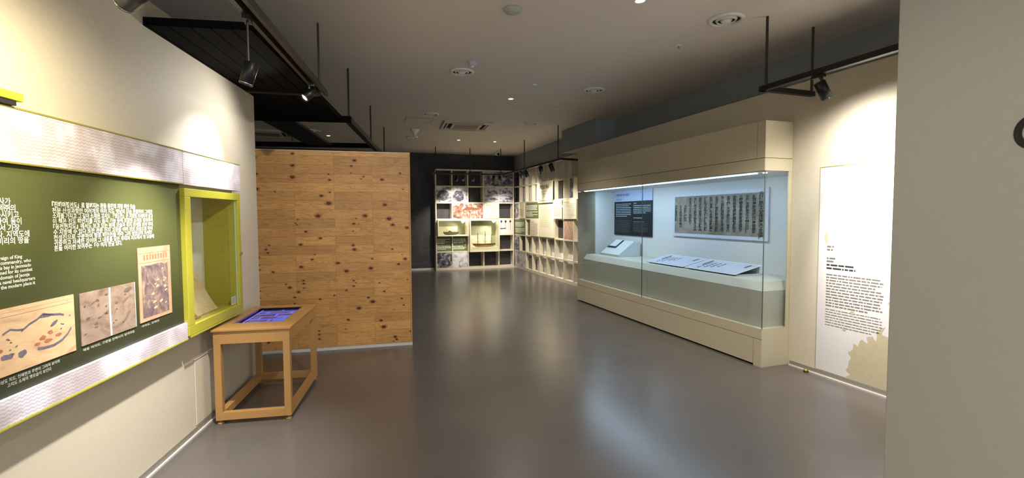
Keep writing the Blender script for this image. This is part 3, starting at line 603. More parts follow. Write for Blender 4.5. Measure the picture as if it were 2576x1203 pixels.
for (p, q) in zip(pts, pts[1:]+pts[:1]):
    pts2.append(p)
    if p[1] > 0.08 and q[1] > 0.08 and p[0] < 1.0:
        for k in (0.25, 0.5, 0.75): pts2.append((p[0]+(q[0]-p[0])*k+rb.uniform(-.009, .009), p[1]+(q[1]-p[1])*k+rb.uniform(-.003, .003)))
mb.poly([(a, yp, b) for a, b in pts2]); mb.build('map_silhouette', beige, wt)
mb = MB()
for (cx, cz, a, b) in ((0.70, 1.02, .05, .03), (0.68, 0.93, .025, .03), (0.74, 0.85, .05, .02), (0.66, 0.80, .03, .012), (0.72, 0.70, .03, .02), (0.27, 0.49, .015, .008), (0.55, 0.43, .015, .006), (0.34, 0.66, .02, .02), (0.08, 1.32, .02, .05)): blob(mb, cx, cz, a, b, y=yp-0.0005)
mb.build('small_silhouettes', beige, wt)
ds = thing('door_stop', 'small brass and black door stop on the floor by the tall wall panel', 'door stop', (4.20, 3.43, 0))
MB().lathe([(0.022, 0), (0.022, 0.022), (0.016, 0.03)], 20).build('body', simple('brass', '#a98a56', 0.35, 0.6), ds, smooth=True); MB().lathe([(0.0235, 0.008), (0.0235, 0.015)], 20).build('rubber_ring', black, ds)

# ------------------------------------------------------------------ back lattice
CW, RHt = 0.46, 0.4645
ZR = [2.84-RHt*i for i in range(7)]
XC = [2.30+CW*i for i in range(6)]
lb = thing('lattice_shelf', 'ivory lattice shelf of square cells in front of the dark slate wall', 'shelf', (0, 13.37, 0))
DP = 0.27
def spans(blocked, a, b, cells):
    out = []
    return out
# which cell borders are kept (box A covers cols 0-1 row 3; box B covers cols 2-3 rows 3-4)
merged = {(3, 0): 'A', (3, 1): 'A', (3, 2): 'B', (3, 3): 'B', (4, 2): 'B', (4, 3): 'B', (0, 3): 'P', (0, 4): 'P', (2, 1): 'Q', (2, 2): 'Q'}
T = 0.016
for c in range(6):      # posts, in runs
    run = None
    for rw in range(7):
        keep = rw < 6 and not (0 < c < 5 and merged.get((rw, c-1)) and merged.get((rw, c-1)) == merged.get((rw, c)))
        if keep and run is None: run = rw
        if (not keep) and run is not None:
            zt = ZR[run]+(0.018 if run == 0 else -0.0165); zb = ZR[rw]+0.0165
            MB().box(XC[c]-T, XC[c]+T, 0, DP, zb, zt).build('post', shelfm, lb); run = None
for rw in range(7):
    run = None
    for c in range(6):
        keep = c < 5 and (rw, c) not in ((4, 0), (4, 1), (5, 2), (5, 3)) and not (0 < rw < 6 and merged.get((rw-1, c)) and merged.get((rw-1, c)) == merged.get((rw, c)))
        if keep and run is None: run = c
        if (not keep) and run is not None:
            MB().box(XC[run]-T+(0.0), XC[c]+T, 0.0015, DP, ZR[rw]-0.0165, ZR[rw]+0.0165).build('shelf_board', shelfm, lb); run = None
MB().box(XC[0]-T, XC[5]+0.03, 0.0, DP, 0.0, ZR[6]-0.0167).build('base_board', shelfm, lb)
def cell(c0, c1, r0, r1, d=0.03, front=0.0): return (XC[c0]+T+0.002, XC[c1+1]-T-0.002, front, front+d, ZR[r1+1]+0.0175, ZR[r0]-0.0175)
def bphoto(label, mt, c0, c1, r0, r1, extra=None, name='photo_panel', group='photo panels in the lattice shelf', cat='photo', front=0.004):
    x0, x1, a, b, z0, z1 = cell(c0, c1, r0, r1, 0.02, front)
    t = thing(name, label, cat, ((x0+x1)/2, 13.37, z0), 0, group); w = (x1-x0)/2; h = z1-z0
    box('print', mt, t, -w, w, a, b, 0, h)
    if extra: extra(t, w, h, a-0.0015)
    return t
def mountains(t, w, h, y):
    mb = MB(); mb.poly([(-w, y, 0.05), (-w*.7, y, .16), (-w*.4, y, .1), (-w*.1, y, .22), (w*.3, y, .12), (w*.6, y, .26), (w, y, .15), (w, y, .1), (0, y, .04)]); mb.build('hill_shapes', bw('m1', 'v', 8, .55), t)
def trees(t, w, h, y):
    mb = MB(); blob(mb, -0.03, h*.42, w*.78, h*.36, 0, 18, .14, y); mb.build('tree_mass', bw('tr', 'v', 14, .62), t)
def bay(t, w, h, y):
    mb = MB(); mb.poly([(-w, y, h*.62), (-w*.5, y, h*.86), (0, y, h*.7), (w*.5, y, h*.84), (w, y, h*.7), (w, y, h*.55), (0, y, h*.6)]); mb.build('far_hills', bw('hl', 'v', 5, .5), t)
    mb = MB(); mb.poly([(-w*.1, y, h*.2), (w*.6, y, h*.2), (w*.7, y, h*.27), (-w*.2, y, h*.27)]); mb.box(w*.1, w*.12, y-.001, y, h*.27, h*.44); mb.box(w*.35, w*.37, y-.001, y, h*.27, h*.4); mb.build('boat', ink, t)
def pavilion(t, w, h, y):
    mb = MB(); mb.poly([(-w*.45, y, h*.55), (-w*.3, y, h*.62), (-w*.1, y, h*.78), (w*.5, y, h*.72), (w*.85, y, h*.6), (w*.4, y, h*.56)])
    for k in range(6): mb.box(-w*.3+k*w*.2, -w*.27+k*w*.2, y-.0008, y, h*.18, h*.56)
    for k in range(7): blob(mb, -w*.35+k*w*.15, h*.2, .012, .04, y=y-.001)
    mb.build('pavilion_drawing', simple('sepia_ink', '#7e4a2a', 0.6, grain=0.2), t)
def textcard(t, w, h, y):
    mb = MB(); textlines(mb, rm, -w*.8, w*.3, h*.9, .03, 1, y, .5); textlines(mb, rm, -w*.8, w*.8, h*.8, .026, 11, y, .35); mb.build('print_lines', inkg, t)
def greenlines(t, w, h, y):
    mb = MB(); textlines(mb, rm, -w*.93, w*.8, h*.82, .036, 4, y, .62, .8, .5); textlines(mb, rm, -w*.93, w*.9, h*.42, .036, 4, y, .55, .8, .5); mb.build('print_lines', letter, t)
def hanging(t, w, h, y):
    mb = MB()
    for k in (-.7, -.1, .6): blob(mb, w*k, h*.86, .03, .035, y=y); mb.box(w*k-.003, w*k+.003, y-.001, y, h*.3, h*.85)
    mb.poly([(-w*.9, y, h*.4), (0, y, h*.42), (-w*.1, y, h*.36), (-w*.8, y, h*.34)]); mb.build('drawing', simple('brown_line', '#3f3534', 0.6), t)
bphoto('violet mountain landscape photo, widest of the top lattice row', bw('a', 'v', 4, .5, (1, 1, 1.6)), 3, 4, 0, 0, mountains)
bphoto('photo of dark trees at the outer post of the second lattice row', bw('b', 'l', 5, .5), 0, 0, 1, 1, trees)
bphoto('photo of a wooded hillside beside the empty cell, second lattice row', bw('c', 'l', 5, .46), 1, 1, 1, 1, trees)
bphoto('photo of hills and a boat next to the empty cell in the second lattice row', bw('d', 'v', 4, .44, (1, 1, 2.2)), 3, 3, 1, 1, bay)
bphoto('photo of a bay with a moored ship at the lattice corner, second row', bw('e', 'v', 4, .46, (1, 1, 2.2)), 4, 4, 1, 1, bay)
bphoto('wide sepia picture of a pavilion with people', bw('f', 's', 5, .5), 1, 2, 2, 2, pavilion)
bphoto('cream text card beside the sepia pavilion picture', creamp, 3, 3, 2, 2, textcard, 'text_card', 'text cards in the lattice shelf', 'card', front=-0.03)
bphoto('white drawing of hanging tools above a dark corner cell', simple('paper_white', '#d8d4cc', .6, grain=.05), 4, 4, 3, 3, hanging)
bphoto('green text panel at the outer post, under the steam boat case', greenp, 0, 0, 4, 4, greenlines, 'text_board', 'green text boards', 'board', front=0.03)
bphoto('green text panel between outer text panel and sailing ship case', greenp, 1, 1, 4, 4, greenlines, 'text_board', 'green text boards', 'board', front=0.03)
bphoto('dark group photo at the bottom outer corner of the lattice', bw('g', 'g', 6, .5), 0, 0, 5, 5)
bphoto('pale harbour photo in the bottom lattice row', bw('h', 'l', 5, .42), 1, 1, 5, 5)
# model cases
def model_case(label, x0, x1, z0, z1):
    t = thing('model_case', label, 'display case', ((x0+x1)/2, 13.23, z0), 0, 'display cases in the lattice shelf'); w = (x1-x0)/2; h = z1-z0; k = 0.028
    MB().box(-w, w, 0, .40, 0, k).box(-w, w, 0, .40, h-k, h).box(-w, -w+k, 0, .40, k, h-k).box(w-k, w, 0, .40, k, h-k).build('frame', shelfm, t)
    box('back_board', simple('case_back_olive', '#8e8b68', .7), t, -w+k, w-k, .385, .399, k, h-k)
    box('glass_pane', glass2, t, -w+k+.0005, w-k-.0005, .012, .016, k+.0005, h-k-.0005)
    MB().box(w*.62, w*.84, .15, .22, h-k-.03, h-k-.0005).box(w*.64, w*.74, .12, .17, h-k-.06, h-k-.0305).build('case_lamp', ledw, t)
    l = spot(((x0+x1)/2+w*.5, 13.33, z1-k-.08), ((x0+x1)/2-.05, 13.5, z0+.1), 2.6, 130, .8, (1, .97, .8), .02)
    return t, w, h, k
ta, w, h, k = model_case('ivory glass case holding the dark steam boat model', 2.318, 3.202, 0.967, 1.428)
MB().box(-w+k+.001, w*.45, .375, .384, k+.001, h*.58).build('printed_card', creamp, ta)
tb2, w2, h2, k2 = model_case('tall ivory glass case holding the three-masted sailing ship', 3.238, 4.122, 0.503, 1.428)
box('printed_card', creamp, tb2, -w2+k2+.001, w2*.68, .375, .384, k2+.001, h2*.80)
box('step', shelfm, tb2, -w2+k2+.001, w2-k2-.001, .05, .383, k2+.0005, k2+.10)
def hull_mesh(L, B, Hh, sheer=0.03, n=16):
    mb = MB(); rings = []
    for i in range(n+1):
        u_ = i/n*2-1; wv = B/2*max(0.02, (1-abs(u_)**2.6)); zt = Hh+sheer*u_*u_; zb = 0.0+Hh*0.75*abs(u_)**5
        ring = []
        for j in range(7):
            a = j/6; yy = math.cos(math.pi*a)*wv; zz = zt-(zt-zb)*math.sin(math.pi*a)**0.6; ring.append((u_*L/2, yy, zz))
        b = len(mb.v); mb.v += ring; rings.append(b)
    for i in range(n):
        for j in range(6):
            a, b = rings[i], rings[i+1]; mb.f.append((a+j, b+j, b+j+1, a+j+1))
        mb.f.append((rings[i], rings[i]+6, rings[i+1]+6, rings[i+1]))
    return mb
dk = simple('dark_hull', '#4a3a28', .5); yl = simple('ochre_hull', '#b0842f', .5)
sb = thing('steam_boat_model', 'low dark brown steam boat model in the shorter lattice case', 'ship model', (2.73, 13.42, 0.967+k+.0005))
hull_mesh(0.44, .11, .07).build('hull', dk, sb)
MB().box(-.20, .20, -.035, .035, .0705, .0900).build('deck_house', simple('deck_brown', '#6a4a35', .5), sb)
MB().prism([(-.08, .0905), (.0, .0905), (.02, .10), (-.02, .122), (-.06, .122)], 1, -.03, .03).build('canopy', dk, sb)
MB().rod((.21, 0, .09), (.29, 0, .12), .004).rod((-.12, 0, .09), (-.12, 0, .17), .003).rod((.1, 0, .09), (.1, 0, .17), .003).build('masts', dk, sb)
ss = thing('sailing_ship_model', 'three-masted sailing ship model with ochre hull in the taller lattice case', 'ship model', (3.70, 13.42, 0.503+k2+.1010)); ss.scale = (1.13, 1.0, 0.98)
hull_mesh(0.56, .12, .075, .02).build('hull', yl, ss)
MB().prism([(-.285, .055), (.285, .058), (.30, .105), (.0, .092), (-.29, .105)], 1, -.062, .062).build('bulwark', dk, ss)
MB().rod((-.28, 0, .10), (-.37, 0, .145), .005, 8).build('bowsprit', yl, ss)
for mx_, mh in ((-.165, .42), (.035, .46), (.2, .36)):
    mm_ = MB().rod((mx_, 0, .09), (mx_, 0, mh), .0055, 8).build('mast', dk, ss)
    mb = MB()
    for zz in (.17, .25, .32, .38):
        if zz < mh-.03: mb.rod((mx_-.005, -.07+zz*.08, zz), (mx_-.005, .07-zz*.08, zz), .003, 6); mb.rod((mx_-.05+zz*.08, -.01, zz), (mx_+.05-zz*.08, .01, zz), .003, 6)
    mb.build('yards', dk, mm_)
    mb = MB()
    for sgn in (-1, 1):
        for kx in (-.045, -.02, .02, .045): mb.rod((mx_+kx, sgn*.055, .10), (mx_, 0, mh-.05), .0014, 4)
    mb.build('rigging', dk, mm_)
MB().rod((-.37, 0, .145), (-.165, 0, .40), .0013, 4).rod((-.165, 0, .41), (.035, 0, .44), .0013, 4).rod((.035, 0, .45), (.2, 0, .35), .0013, 4).rod((.2, 0, .35), (.28, 0, .11), .0013, 4).build('stays', dk, ss)

# ------------------------------------------------------------------ right lattice (faces -x at x = 4.63); local x runs toward the camera
YC0 = 13.44; CP = 0.5
lr_ = thing('lattice_shelf', 'ivory lattice shelf with white backing along the bulkhead wall', 'shelf', (4.63, YC0, 0), RX)
NC = 10; XL = [CP*i for i in range(NC+1)]
mergedR = {}
for c in (4, 5):
    mergedR[(1, c)] = 'T'; mergedR[(2, c)] = 'U'; mergedR[(3, c)] = 'U'
for c in (2, 3): mergedR[(2, c)] = 'G'
for c in (0, 1): mergedR[(3, c)] = 'H'; mergedR[(5, c)] = 'K'
DR = 0.10
for c in range(1, NC+1):
    run = None
    for rw in range(7):
        keep = rw < 6 and not (0 < c < NC and mergedR.get((rw, c-1)) and mergedR.get((rw, c-1)) == mergedR.get((rw, c)))
        if keep and run is None: run = rw
        if (not keep) and run is not None:
            MB().box(XL[c]-T, XL[c]+T, 0, DR, ZR[rw]+0.0165, ZR[run]+(0.018 if run == 0 else -0.0165)).build('post', shelfm, lr_); run = None
for rw in range(7):
    run = None
    for c in range(NC+1):
        keep = c < NC and not (0 < rw < 6 and mergedR.get((rw-1, c)) and mergedR.get((rw-1, c)) == mergedR.get((rw, c)))
        if keep and run is None: run = c
        if (not keep) and run is not None:
            MB().box(XL[run]+(0.08 if run == 0 else 0), XL[c]+T, 0.0015, DR, ZR[rw]-0.0165, ZR[rw]+0.0165).build('shelf_board', shelfm, lr_); run = None
MB().box(0.08, XL[NC]+T, 0.0, DR, 0.0, ZR[6]-0.0167).build('base_board', shelfm, lr_)
MB().box(0.0, XL[NC]+T, 0.14, 0.15, 0.0, 2.858).build('backing', blindm, lr_)
# recessed pale fins behind the cells
for (c, fr_, r0, r1) in ((1, .5, 0, 1), (2, .6, 0, 1), (3, .4, 0, 1), (4, .25, 0, 0), (4, .7, 0, 0), (5, .5, 0, 0), (6, .5, 0, 0), (7, .6, 0, 0), (8, .5, 0, 1), (4, .5, 4, 5), (5, .55, 5, 5), (6, .5, 5, 5), (7, .45, 0, 1)):
    MB().box(XL[c]+CP*fr_-.012, XL[c]+CP*fr_+.012, .102, .138, ZR[r1+1], ZR[r0]-.02).build('recessed_fin', shelfm, lr_)
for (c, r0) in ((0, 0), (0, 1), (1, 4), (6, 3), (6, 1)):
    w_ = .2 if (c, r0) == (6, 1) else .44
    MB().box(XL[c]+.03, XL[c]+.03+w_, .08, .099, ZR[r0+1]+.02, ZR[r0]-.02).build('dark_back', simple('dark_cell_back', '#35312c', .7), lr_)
for (c, r0, z0, z1) in ((2, 5, 0.0, .30), (2, 4, .33, .43), (4, 4, .33, .43), (5, 4, .28, .43)):
    MB().box(XL[c]+.03, XL[c]+.47, .08, .099, ZR[r0+1]+.02+z0, ZR[r0+1]+.02+z1).build('half_back', simple('taupe_cell_back', '#8f8674', .7), lr_)
def rphoto(label, mt, x0, x1, r0, r1, extra=None, name='photo_panel', group='photo panels in the side lattice', cat='photo', front=0.004, dz=0.0):
    z0 = ZR[r1+1]+0.0175-dz; z1 = ZR[r0]-0.0175+dz
    t = thing(name, label, cat, (4.63, YC0-(x0+x1)/2, z0), RX, group); w = (x1-x0)/2-.019; h = z1-z0
    box('print', mt, t, -w, w, front, front+.02, 0, h)
    if extra: extra(t, w, h, front-0.0015)
    return t
def titlecard(t, w, h, y):
    text('해양의 역사', .115, ink, t, 0, y, h*.62, align='CENTER', bold=.004); mb = MB(); textlines(mb, rm, -w*.45, w*.45, h*.48, .05, 2, y, .22, 1, .05); textlines(mb, rm, -w*.15, w*.2, h*.33, .05, 2, y, .22, 1, .05); mb.build('print_lines', inkg, t)
def cardlow(t, w, h, y):
    mb = MB(); textlines(mb, rm, -w*.85, w*.1, h*.62, .04, 1, y, .5, 1, .05); textlines(mb, rm, -w*.85, w*.8, h*.54, .03, 6, y, .4); mb.build('print_lines', inkg, t)
def cardfull(t, w, h, y):
    mb = MB(); textlines(mb, rm, -w*.85, w*.0, h*.88, .035, 1, y, .5, 1, .05); textlines(mb, rm, -w*.85, w*.85, h*.79, .03, 11, y, .35); mb.build('print_lines', inkg, t)
def cardtall(t, w, h, y):
    mb = MB(); textlines(mb, rm, -w*.8, w*.7, h*.82, .034, 15, y, .3); mb.build('print_lines', simple('faint_ink', '#c4b894', .7), t)
rphoto('protruding cream title panel with a bold black heading', creamp, 2.0, 3.0, 1, 1, titlecard, 'title_panel', 'text cards in the side lattice', 'panel', front=-.06, dz=.02)
rphoto('tallest cream text panel, under the bold title panel', creamp, 2.0, 3.0, 2, 3, cardtall, 'text_board', 'text cards in the side lattice', 'board', front=-.02)
MB().box(-.455, .455, -.055, -.021, .855, .90).build('top_ledge', shelfm, [o for o in bpy.data.objects if o.get('label', '').startswith('tallest cream')][0])
rphoto('grey-violet photo in the third row beside the corner of both lattices', bw('ra', 'v', 6, .5), .06, .5, 2, 2)
rphoto('plain cream card between corner photo and framed green panel', creamp, .5, 1.0, 2, 2, cardlow, 'text_card', 'text cards in the side lattice', 'card', front=-.03)
rphoto('green text panel framed in lime, third row of the side lattice', greenp, 1.0, 2.0, 2, 2, greenlines, 'text_board', 'green text boards', 'board')
rphoto('cream card beside the tall panel with a short paragraph low down', creamp, 3.0, 3.5, 2, 2, cardlow, 'text_card', 'text cards in the side lattice', 'card', front=-.05)
rphoto('cream card full of lines above the pinkish map print', creamp, 3.5, 4.2, 2, 2, cardfull, 'text_card', 'text cards in the side lattice', 'card', front=-.03)
rphoto('green text panel in the fourth row at the lattice corner', greenp, .06, 1.0, 3, 3, greenlines, 'text_board', 'green text boards', 'board')
rphoto('narrow brown picture between green panel and lined cream card', m_photo('brown_strip', [(0.3, '#5c4a35'), (0.7, '#8b7450')], 4, 8), 1.0, 1.42, 3, 3, None, front=.06)
rphoto('cream card with small lines below the framed green panel', creamp, 1.40, 2.0, 3, 3, cardfull, 'text_card', 'text cards in the side lattice', 'card', front=-.02)
rphoto('pinkish brown old map print in the fourth lattice row', m_photo('pink_map', [(0.3, '#8d6a58'), (0.5, '#b08d76'), (0.7, '#c7a58c')], 6, 12), 3.5, 4.0, 3, 3)
rphoto('black and white sea photo in the fifth row at the lattice corner', bw('rb', 'g', 6, .46), .06, .5, 4, 4)
rphoto('pale wide double photo of trees in the bottom corner', bw('rc', 'l', 5, .48), .06, 1.0, 5, 5)
rphoto('grey narrow photo strip in the second row near the partition end', bw('rd', 'v', 6, .5), 3.75, 4.0, 1, 1, None, front=.02)

# ------------------------------------------------------------------ lamps
def lamp(label, head, aim, stem_top, group, lit=True, scale=1.0, watts=20, deg=45, blend=.7, col=WARM, spill=0):
    hv = Vector(head); t = thing('track_spotlight', label, 'spotlight', head, 0, group)
    d = (Vector(aim)-hv).normalized(); q = d.to_track_quat('Z', 'Y').to_matrix().to_4x4()
    L, R_ = .13*scale, .037*scale
    body = MB().lathe([(R_*.9, -L*.5), (R_, -L*.48), (R_, L*.5), (R_*.86, L*.5), (R_*.86, L*.36)], 24, q).build('lamp_body', lampm, t, smooth=True)
    MB().lathe([(R_*1.01, L*.44), (R_*1.01, L*.48)], 24, q, cap=False).build('trim_ring', silver, body)
    MB().lathe([(R_*.80, L*.37), (R_*.80, L*.40)], 24, q).build('lens', lampface if lit else simple('dark_lens', '#3a3a38', .2), body)
    top = Vector(stem_top)-hv
    yk = MB(); yk.rod(tuple(Vector((0, 0, 0))), (0, 0, R_+.03), .007, 8); yk.build('yoke', silver, t)
    if top.length > .05: MB().rod((0, 0, R_+.03), tuple(top), .007*scale if top.length > .2 else .012, 8).build('stem', bronze, t)
    MB().box(top.x-.02, top.x+.02, top.y-.05, top.y+.05, top.z-.025, top.z).build('track_adapter', lampm, t)
    p = hv+d*(L*.55)
    if watts: spot(tuple(p), aim, watts, deg, blend, col, .025)
    if spill: spot(tuple(p), aim, spill, 155, 1.0, col, .025)
    return t
def beam(mb, p, q, w, h):
    p = Vector(p); q = Vector(q); d = (q-p); L = d.length; a = math.atan2(d.y, d.x)
    m_ = Matrix.Translation(p) @ Matrix.Rotation(a, 4, 'Z'); mb.box(0, L, -w/2, w/2, -h/2, h/2, m_)
# left track
lt_ = thing('lighting_track', 'dark bronze lighting track hung beside the leaning text wall', 'track')
mb = MB(); c0 = Vector((-0.215, 4.93, 2.715)); dirL = Vector((-0.155, -0.988, 0)); far = c0+dirL*4.6
for off in (-.032, .032):
    n_ = Vector((0.988, -0.155, 0))*off; beam(mb, c0+n_, far+n_, .026, .05)
mb.build('rail', bronze, lt_); mb = MB(); beam(mb, c0+Vector((0, 0, .018)), far+Vector((0, 0, .018)), .04, .012); mb.build('rail_web', black, lt_)
mb = MB(); beam(mb, (c0.x-.045, c0.y+.01, 2.715), (-0.87, 4.985, 2.715), .05, .05); mb.build('cross_rail', black, lt_)
for (x, y) in ((-0.24, 4.80), (-0.84, 4.975), (-0.60, 2.4)): MB().rod((x, y, 2.735), (x, y, H), .009, 10).build('hanging_rod', bronze, lt_)
lamp('black spotlight closest to the camera, cut by the upper picture edge', (-0.62, 1.83, 2.255), (-1.33, 2.45, 1.95), (-0.68, 1.83, 2.688), 'spotlights on the bronze track', True, 1, 30, 85, 1.0, (1.0, .86, .60))
lamp('black spotlight on a long stem in front of the wall edge', (-0.53, 3.12, 2.37), (-1.12, 3.25, 0.45), (-0.53, 3.12, 2.688), 'spotlights on the bronze track', True, 1, 85, 74, 1.0, NEUT)
lamp('black spotlight with lit face at the corner of the bronze track', (-0.305, 4.50, 2.60), (-0.97, 4.12, 1.92), (-0.28, 4.52, 2.688), 'spotlights on the bronze track', True, 1, 32, 54, 1.0, (1.0, .96, .93), 9)
spot((-0.75, 1.45, 2.6), (-1.38, 2.1, 0.3), 75, 80, 1, NEUT, .03)  # added lamp without a fixture, out of view, brightens the lower left wall
# right track
rt = thing('lighting_track', 'black angled lighting track above the tall wall panel', 'track')
mb = MB(); beam(mb, (3.62, 3.485, 2.70), (3.64, 1.35, 2.70), .05, .045); mb.build('rail', black, rt)
mb = MB(); beam(mb, (3.595, 3.46, 2.70), (4.245, 3.47, 2.70), .05, .045); mb.build('cross_rail', black, rt)
for (x, y) in ((3.585, 3.395), (4.205, 3.45), (3.63, 1.7)): MB().rod((x, y, 2.71), (x, y, H), .012, 10).build('hanging_rod', bronze, rt)
lamp('black spotlight hanging from the angled track by the tall panel', (3.66, 2.90, 2.55), (4.26, 2.80, 1.52), (3.63, 2.92, 2.675), 'spotlights on the angled track', False, 1.15, 130, 62, 1.0, (1.0, .95, .88), 26)
spot((3.66, 1.9, 2.6), (4.26, 2.3, 1.2), 14, 70, .8, NEUT, .03)
# far track
ft = thing('lighting_track', 'black lighting track in front of both lattice shelves', 'track')
mb = MB(); beam(mb, (2.0, 12.35, 2.64), (3.86, 12.25, 2.64), .05, .04); mb.build('rail', black, ft)
mb = MB(); beam(mb, (3.93, 12.26, 2.64), (3.93, 8.52, 2.64), .05, .04); mb.build('rail', black, ft)
mb = MB(); beam(mb, (3.955, 8.545, 2.64), (4.40, 8.62, 2.64), .05, .04); mb.build('end_rail', black, ft)
for (x, y) in ((2.13, 12.35), (3.03, 12.30), (3.86, 12.25), (3.93, 10.62), (3.93, 8.70)): MB().rod((x, y, 2.655), (x, y, H), .012, 8).build('hanging_rod', bronze, ft)
G2 = 'spotlights on the far track'
for i, (x, tx, tz, lb_) in enumerate(((2.66, 2.5, 1.2, 'black spotlight in front of the second top lattice cell, outermost of its rail'), (2.84, 2.9, 1.7, 'black spotlight in front of the second top lattice cell, next to the lit one'), (3.10, 3.3, 1.2, 'black spotlight in front of the third top lattice cell'), (3.66, 3.7, .9, 'black spotlight in front of the violet mountain photo'), (3.84, 4.3, 1.4, 'black spotlight at the inner corner of the far track'))):
    lamp(lb_, (x, 12.27, 2.52), (tx, 13.4, tz), (x, 12.30, 2.612), G2, i in (1, 2), 1.1, 34, 60, .8, (1.0, .92, .80))
for i, (y, ty, tz, lb_) in enumerate(((10.93, 12.2, 1.4, 'farthest black spotlight of the crossed pair before the side lattice'), (10.58, 10.5, 1.0, 'nearer black spotlight of the crossed pair before the side lattice'), (9.66, 10.9, 1.1, 'black spotlight with bright face in front of the side lattice'), (9.09, 9.3, 1.1, 'black spotlight nearest the partition end on the far track'))):
    lamp(lb_, (3.96, y, 2.52), (4.65, ty, tz), (3.94, y, 2.612), G2, i == 2, 1.25, 32, 95, 1, (1.0, .93, .82))

# ------------------------------------------------------------------ black raft on the left
rf = thing('ceiling_raft', 'black slatted ceiling raft hung above the pine partition', 'ceiling raft', (-0.552, 3.37, 2.70), -0.176)
# local y = long direction, x across (negative = left)
for i in range(14):
    x1 = -0.0-i*0.118; MB().box(x1-.108, x1, 0, 2.80, 0.0, 0.022).build('slat', raftm, rf)
MB().box(-1.75, 0.0, 0.0, 2.8, 0.0225, 0.05).build('backing_board', raftm, rf)
MB().box(-1.75, 0.10, 2.80, 2.86, -0.02, 0.05).build('cross_beam', raftm, rf)
MB().box(0.03, 0.10, 2.86, 6.8, -0.02, 0.05).build('side_beam', bronze, rf)
MB().box(-1.75, 0.03, 5.00, 5.07, -0.02, 0.05).build('cross_beam', raftm, rf)
MB().box(-0.95, -0.58, 2.86, 5.0, -0.002, 0.03).build('wide_board', bronze, rf)
for (x, y) in ((0.075, 2.83), (0.065, 4.80), (0.065, 6.72)): MB().rod((x, y, .05), (x, y, H-2.70), .012, 10).build('hanging_rod', bronze, rf)
for (x, y) in ((-1.2, 5.03),): MB().rod((x, y, .05), (x, y, H-2.70), .010, 8).build('hanging_rod', bronze, rf)

# ------------------------------------------------------------------ ceiling fittings
G3 = 'round ceiling air diffusers'
def diffuser(label, x, y, R_=.155):
    t = thing('air_diffuser', label, 'diffuser', (x, y, H), 0, G3)
    MB().lathe([(R_, -.001), (R_, -.012), (R_*.80, -.022), (R_*.78, -.004)], 40, cap=False).build('outer_ring', white, t, smooth=True)
    MB().lathe([(R_*.60, -.004), (R_*.52, -.026), (R_*.47, -.012)], 36, cap=False).build('middle_ring', white, t, smooth=True)
    MB().lathe([(R_*.36, -.008), (R_*.24, -.030), (R_*.05, -.038)], 32).build('centre_cone', white, t, smooth=True)
    MB().lathe([(R_*.79, -.003), (R_*.2, -.0035)], 32).build('dark_throat', simple('throat_grey', '#2c2a28', .8), t)
    return t
diffuser('large round air diffuser nearest the angled lighting track', 3.275, 3.557)
diffuser('round air diffuser beside the little white ceiling sensor', 1.346, 5.84, .15)
diffuser('round air diffuser above the black text board end of the showcase', 3.314, 6.11, .15)
diffuser('round air diffuser just before the ceiling air conditioner', 1.374, 8.418, .15)
diffuser('faint round air diffuser above the side lattice', 3.333, 8.672, .15)
diffuser('round air diffuser seen through the open raft frame', -0.70, 10.78, .17)
diffuser('small round diffuser beyond the white cone fitting', 1.374, 10.98, .13)
t = thing('smoke_detector', 'flat round pale detector at the top of the ceiling view', 'detector', (1.365, 3.963, H))
MB().lathe([(.082, -.001), (.080, -.012), (.068, -.026), (.02, -.032)], 36).build('cover', simple('pale_green_white', '#b4b8a8', .6), t, smooth=True)
t = thing('ceiling_sensor', 'small white dome sensor beside a round diffuser', 'sensor', (1.375, 5.432, H))
MB().lathe([(.05, -.001), (.052, -.012), (.044, -.035), (.02, -.045)], 28).build('dome', simple('bluish_white', '#c0c2d2', .4), t, smooth=True); MB().lathe([(.018, -.045), (.016, -.066), (.006, -.07)], 16).build('lens', white, t, smooth=True)
for (x, y, lb_) in ((2.307, 3.471, 'bright recessed downlight at the top picture edge'), (2.354, 6.946, 'bright recessed downlight in the middle of the ceiling'), (2.458, 11.067, 'small recessed downlight behind the air conditioner'), (3.337, 11.05, 'small recessed downlight nearest the side lattice'), (-0.40, 11.3, 'small recessed downlight seen through the raft frame')):
    t = thing('downlight', lb_, 'downlight', (x, y, H), 0, 'recessed downlights')
    MB().lathe([(.05, -.001), (.05, -.008), (.040, -.010), (.038, -.002)], 28, cap=False).build('rim', white, t, smooth=True); MB().lathe([(.037, -.002), (.02, -.004)], 20).build('lamp_face', downl if y < 8 else ledw, t)
for (x, y, lb_) in ((3.292, 4.243, 'small sprinkler rose nearest the large air diffuser'), (2.411, 6.118, 'small sprinkler rose before the middle downlight'), (3.301, 7.385, 'small sprinkler rose above the far end of the showcase')):
    t = thing('sprinkler', lb_, 'sprinkler', (x, y, H), 0, 'ceiling sprinklers')
    MB().lathe([(.032, -.001), (.030, -.007), (.014, -.010)], 20).build('rose', white, t, smooth=True); MB().lathe([(.006, -.010), (.006, -.025), (.014, -.028), (.014, -.031)], 12).build('head', silver, t)
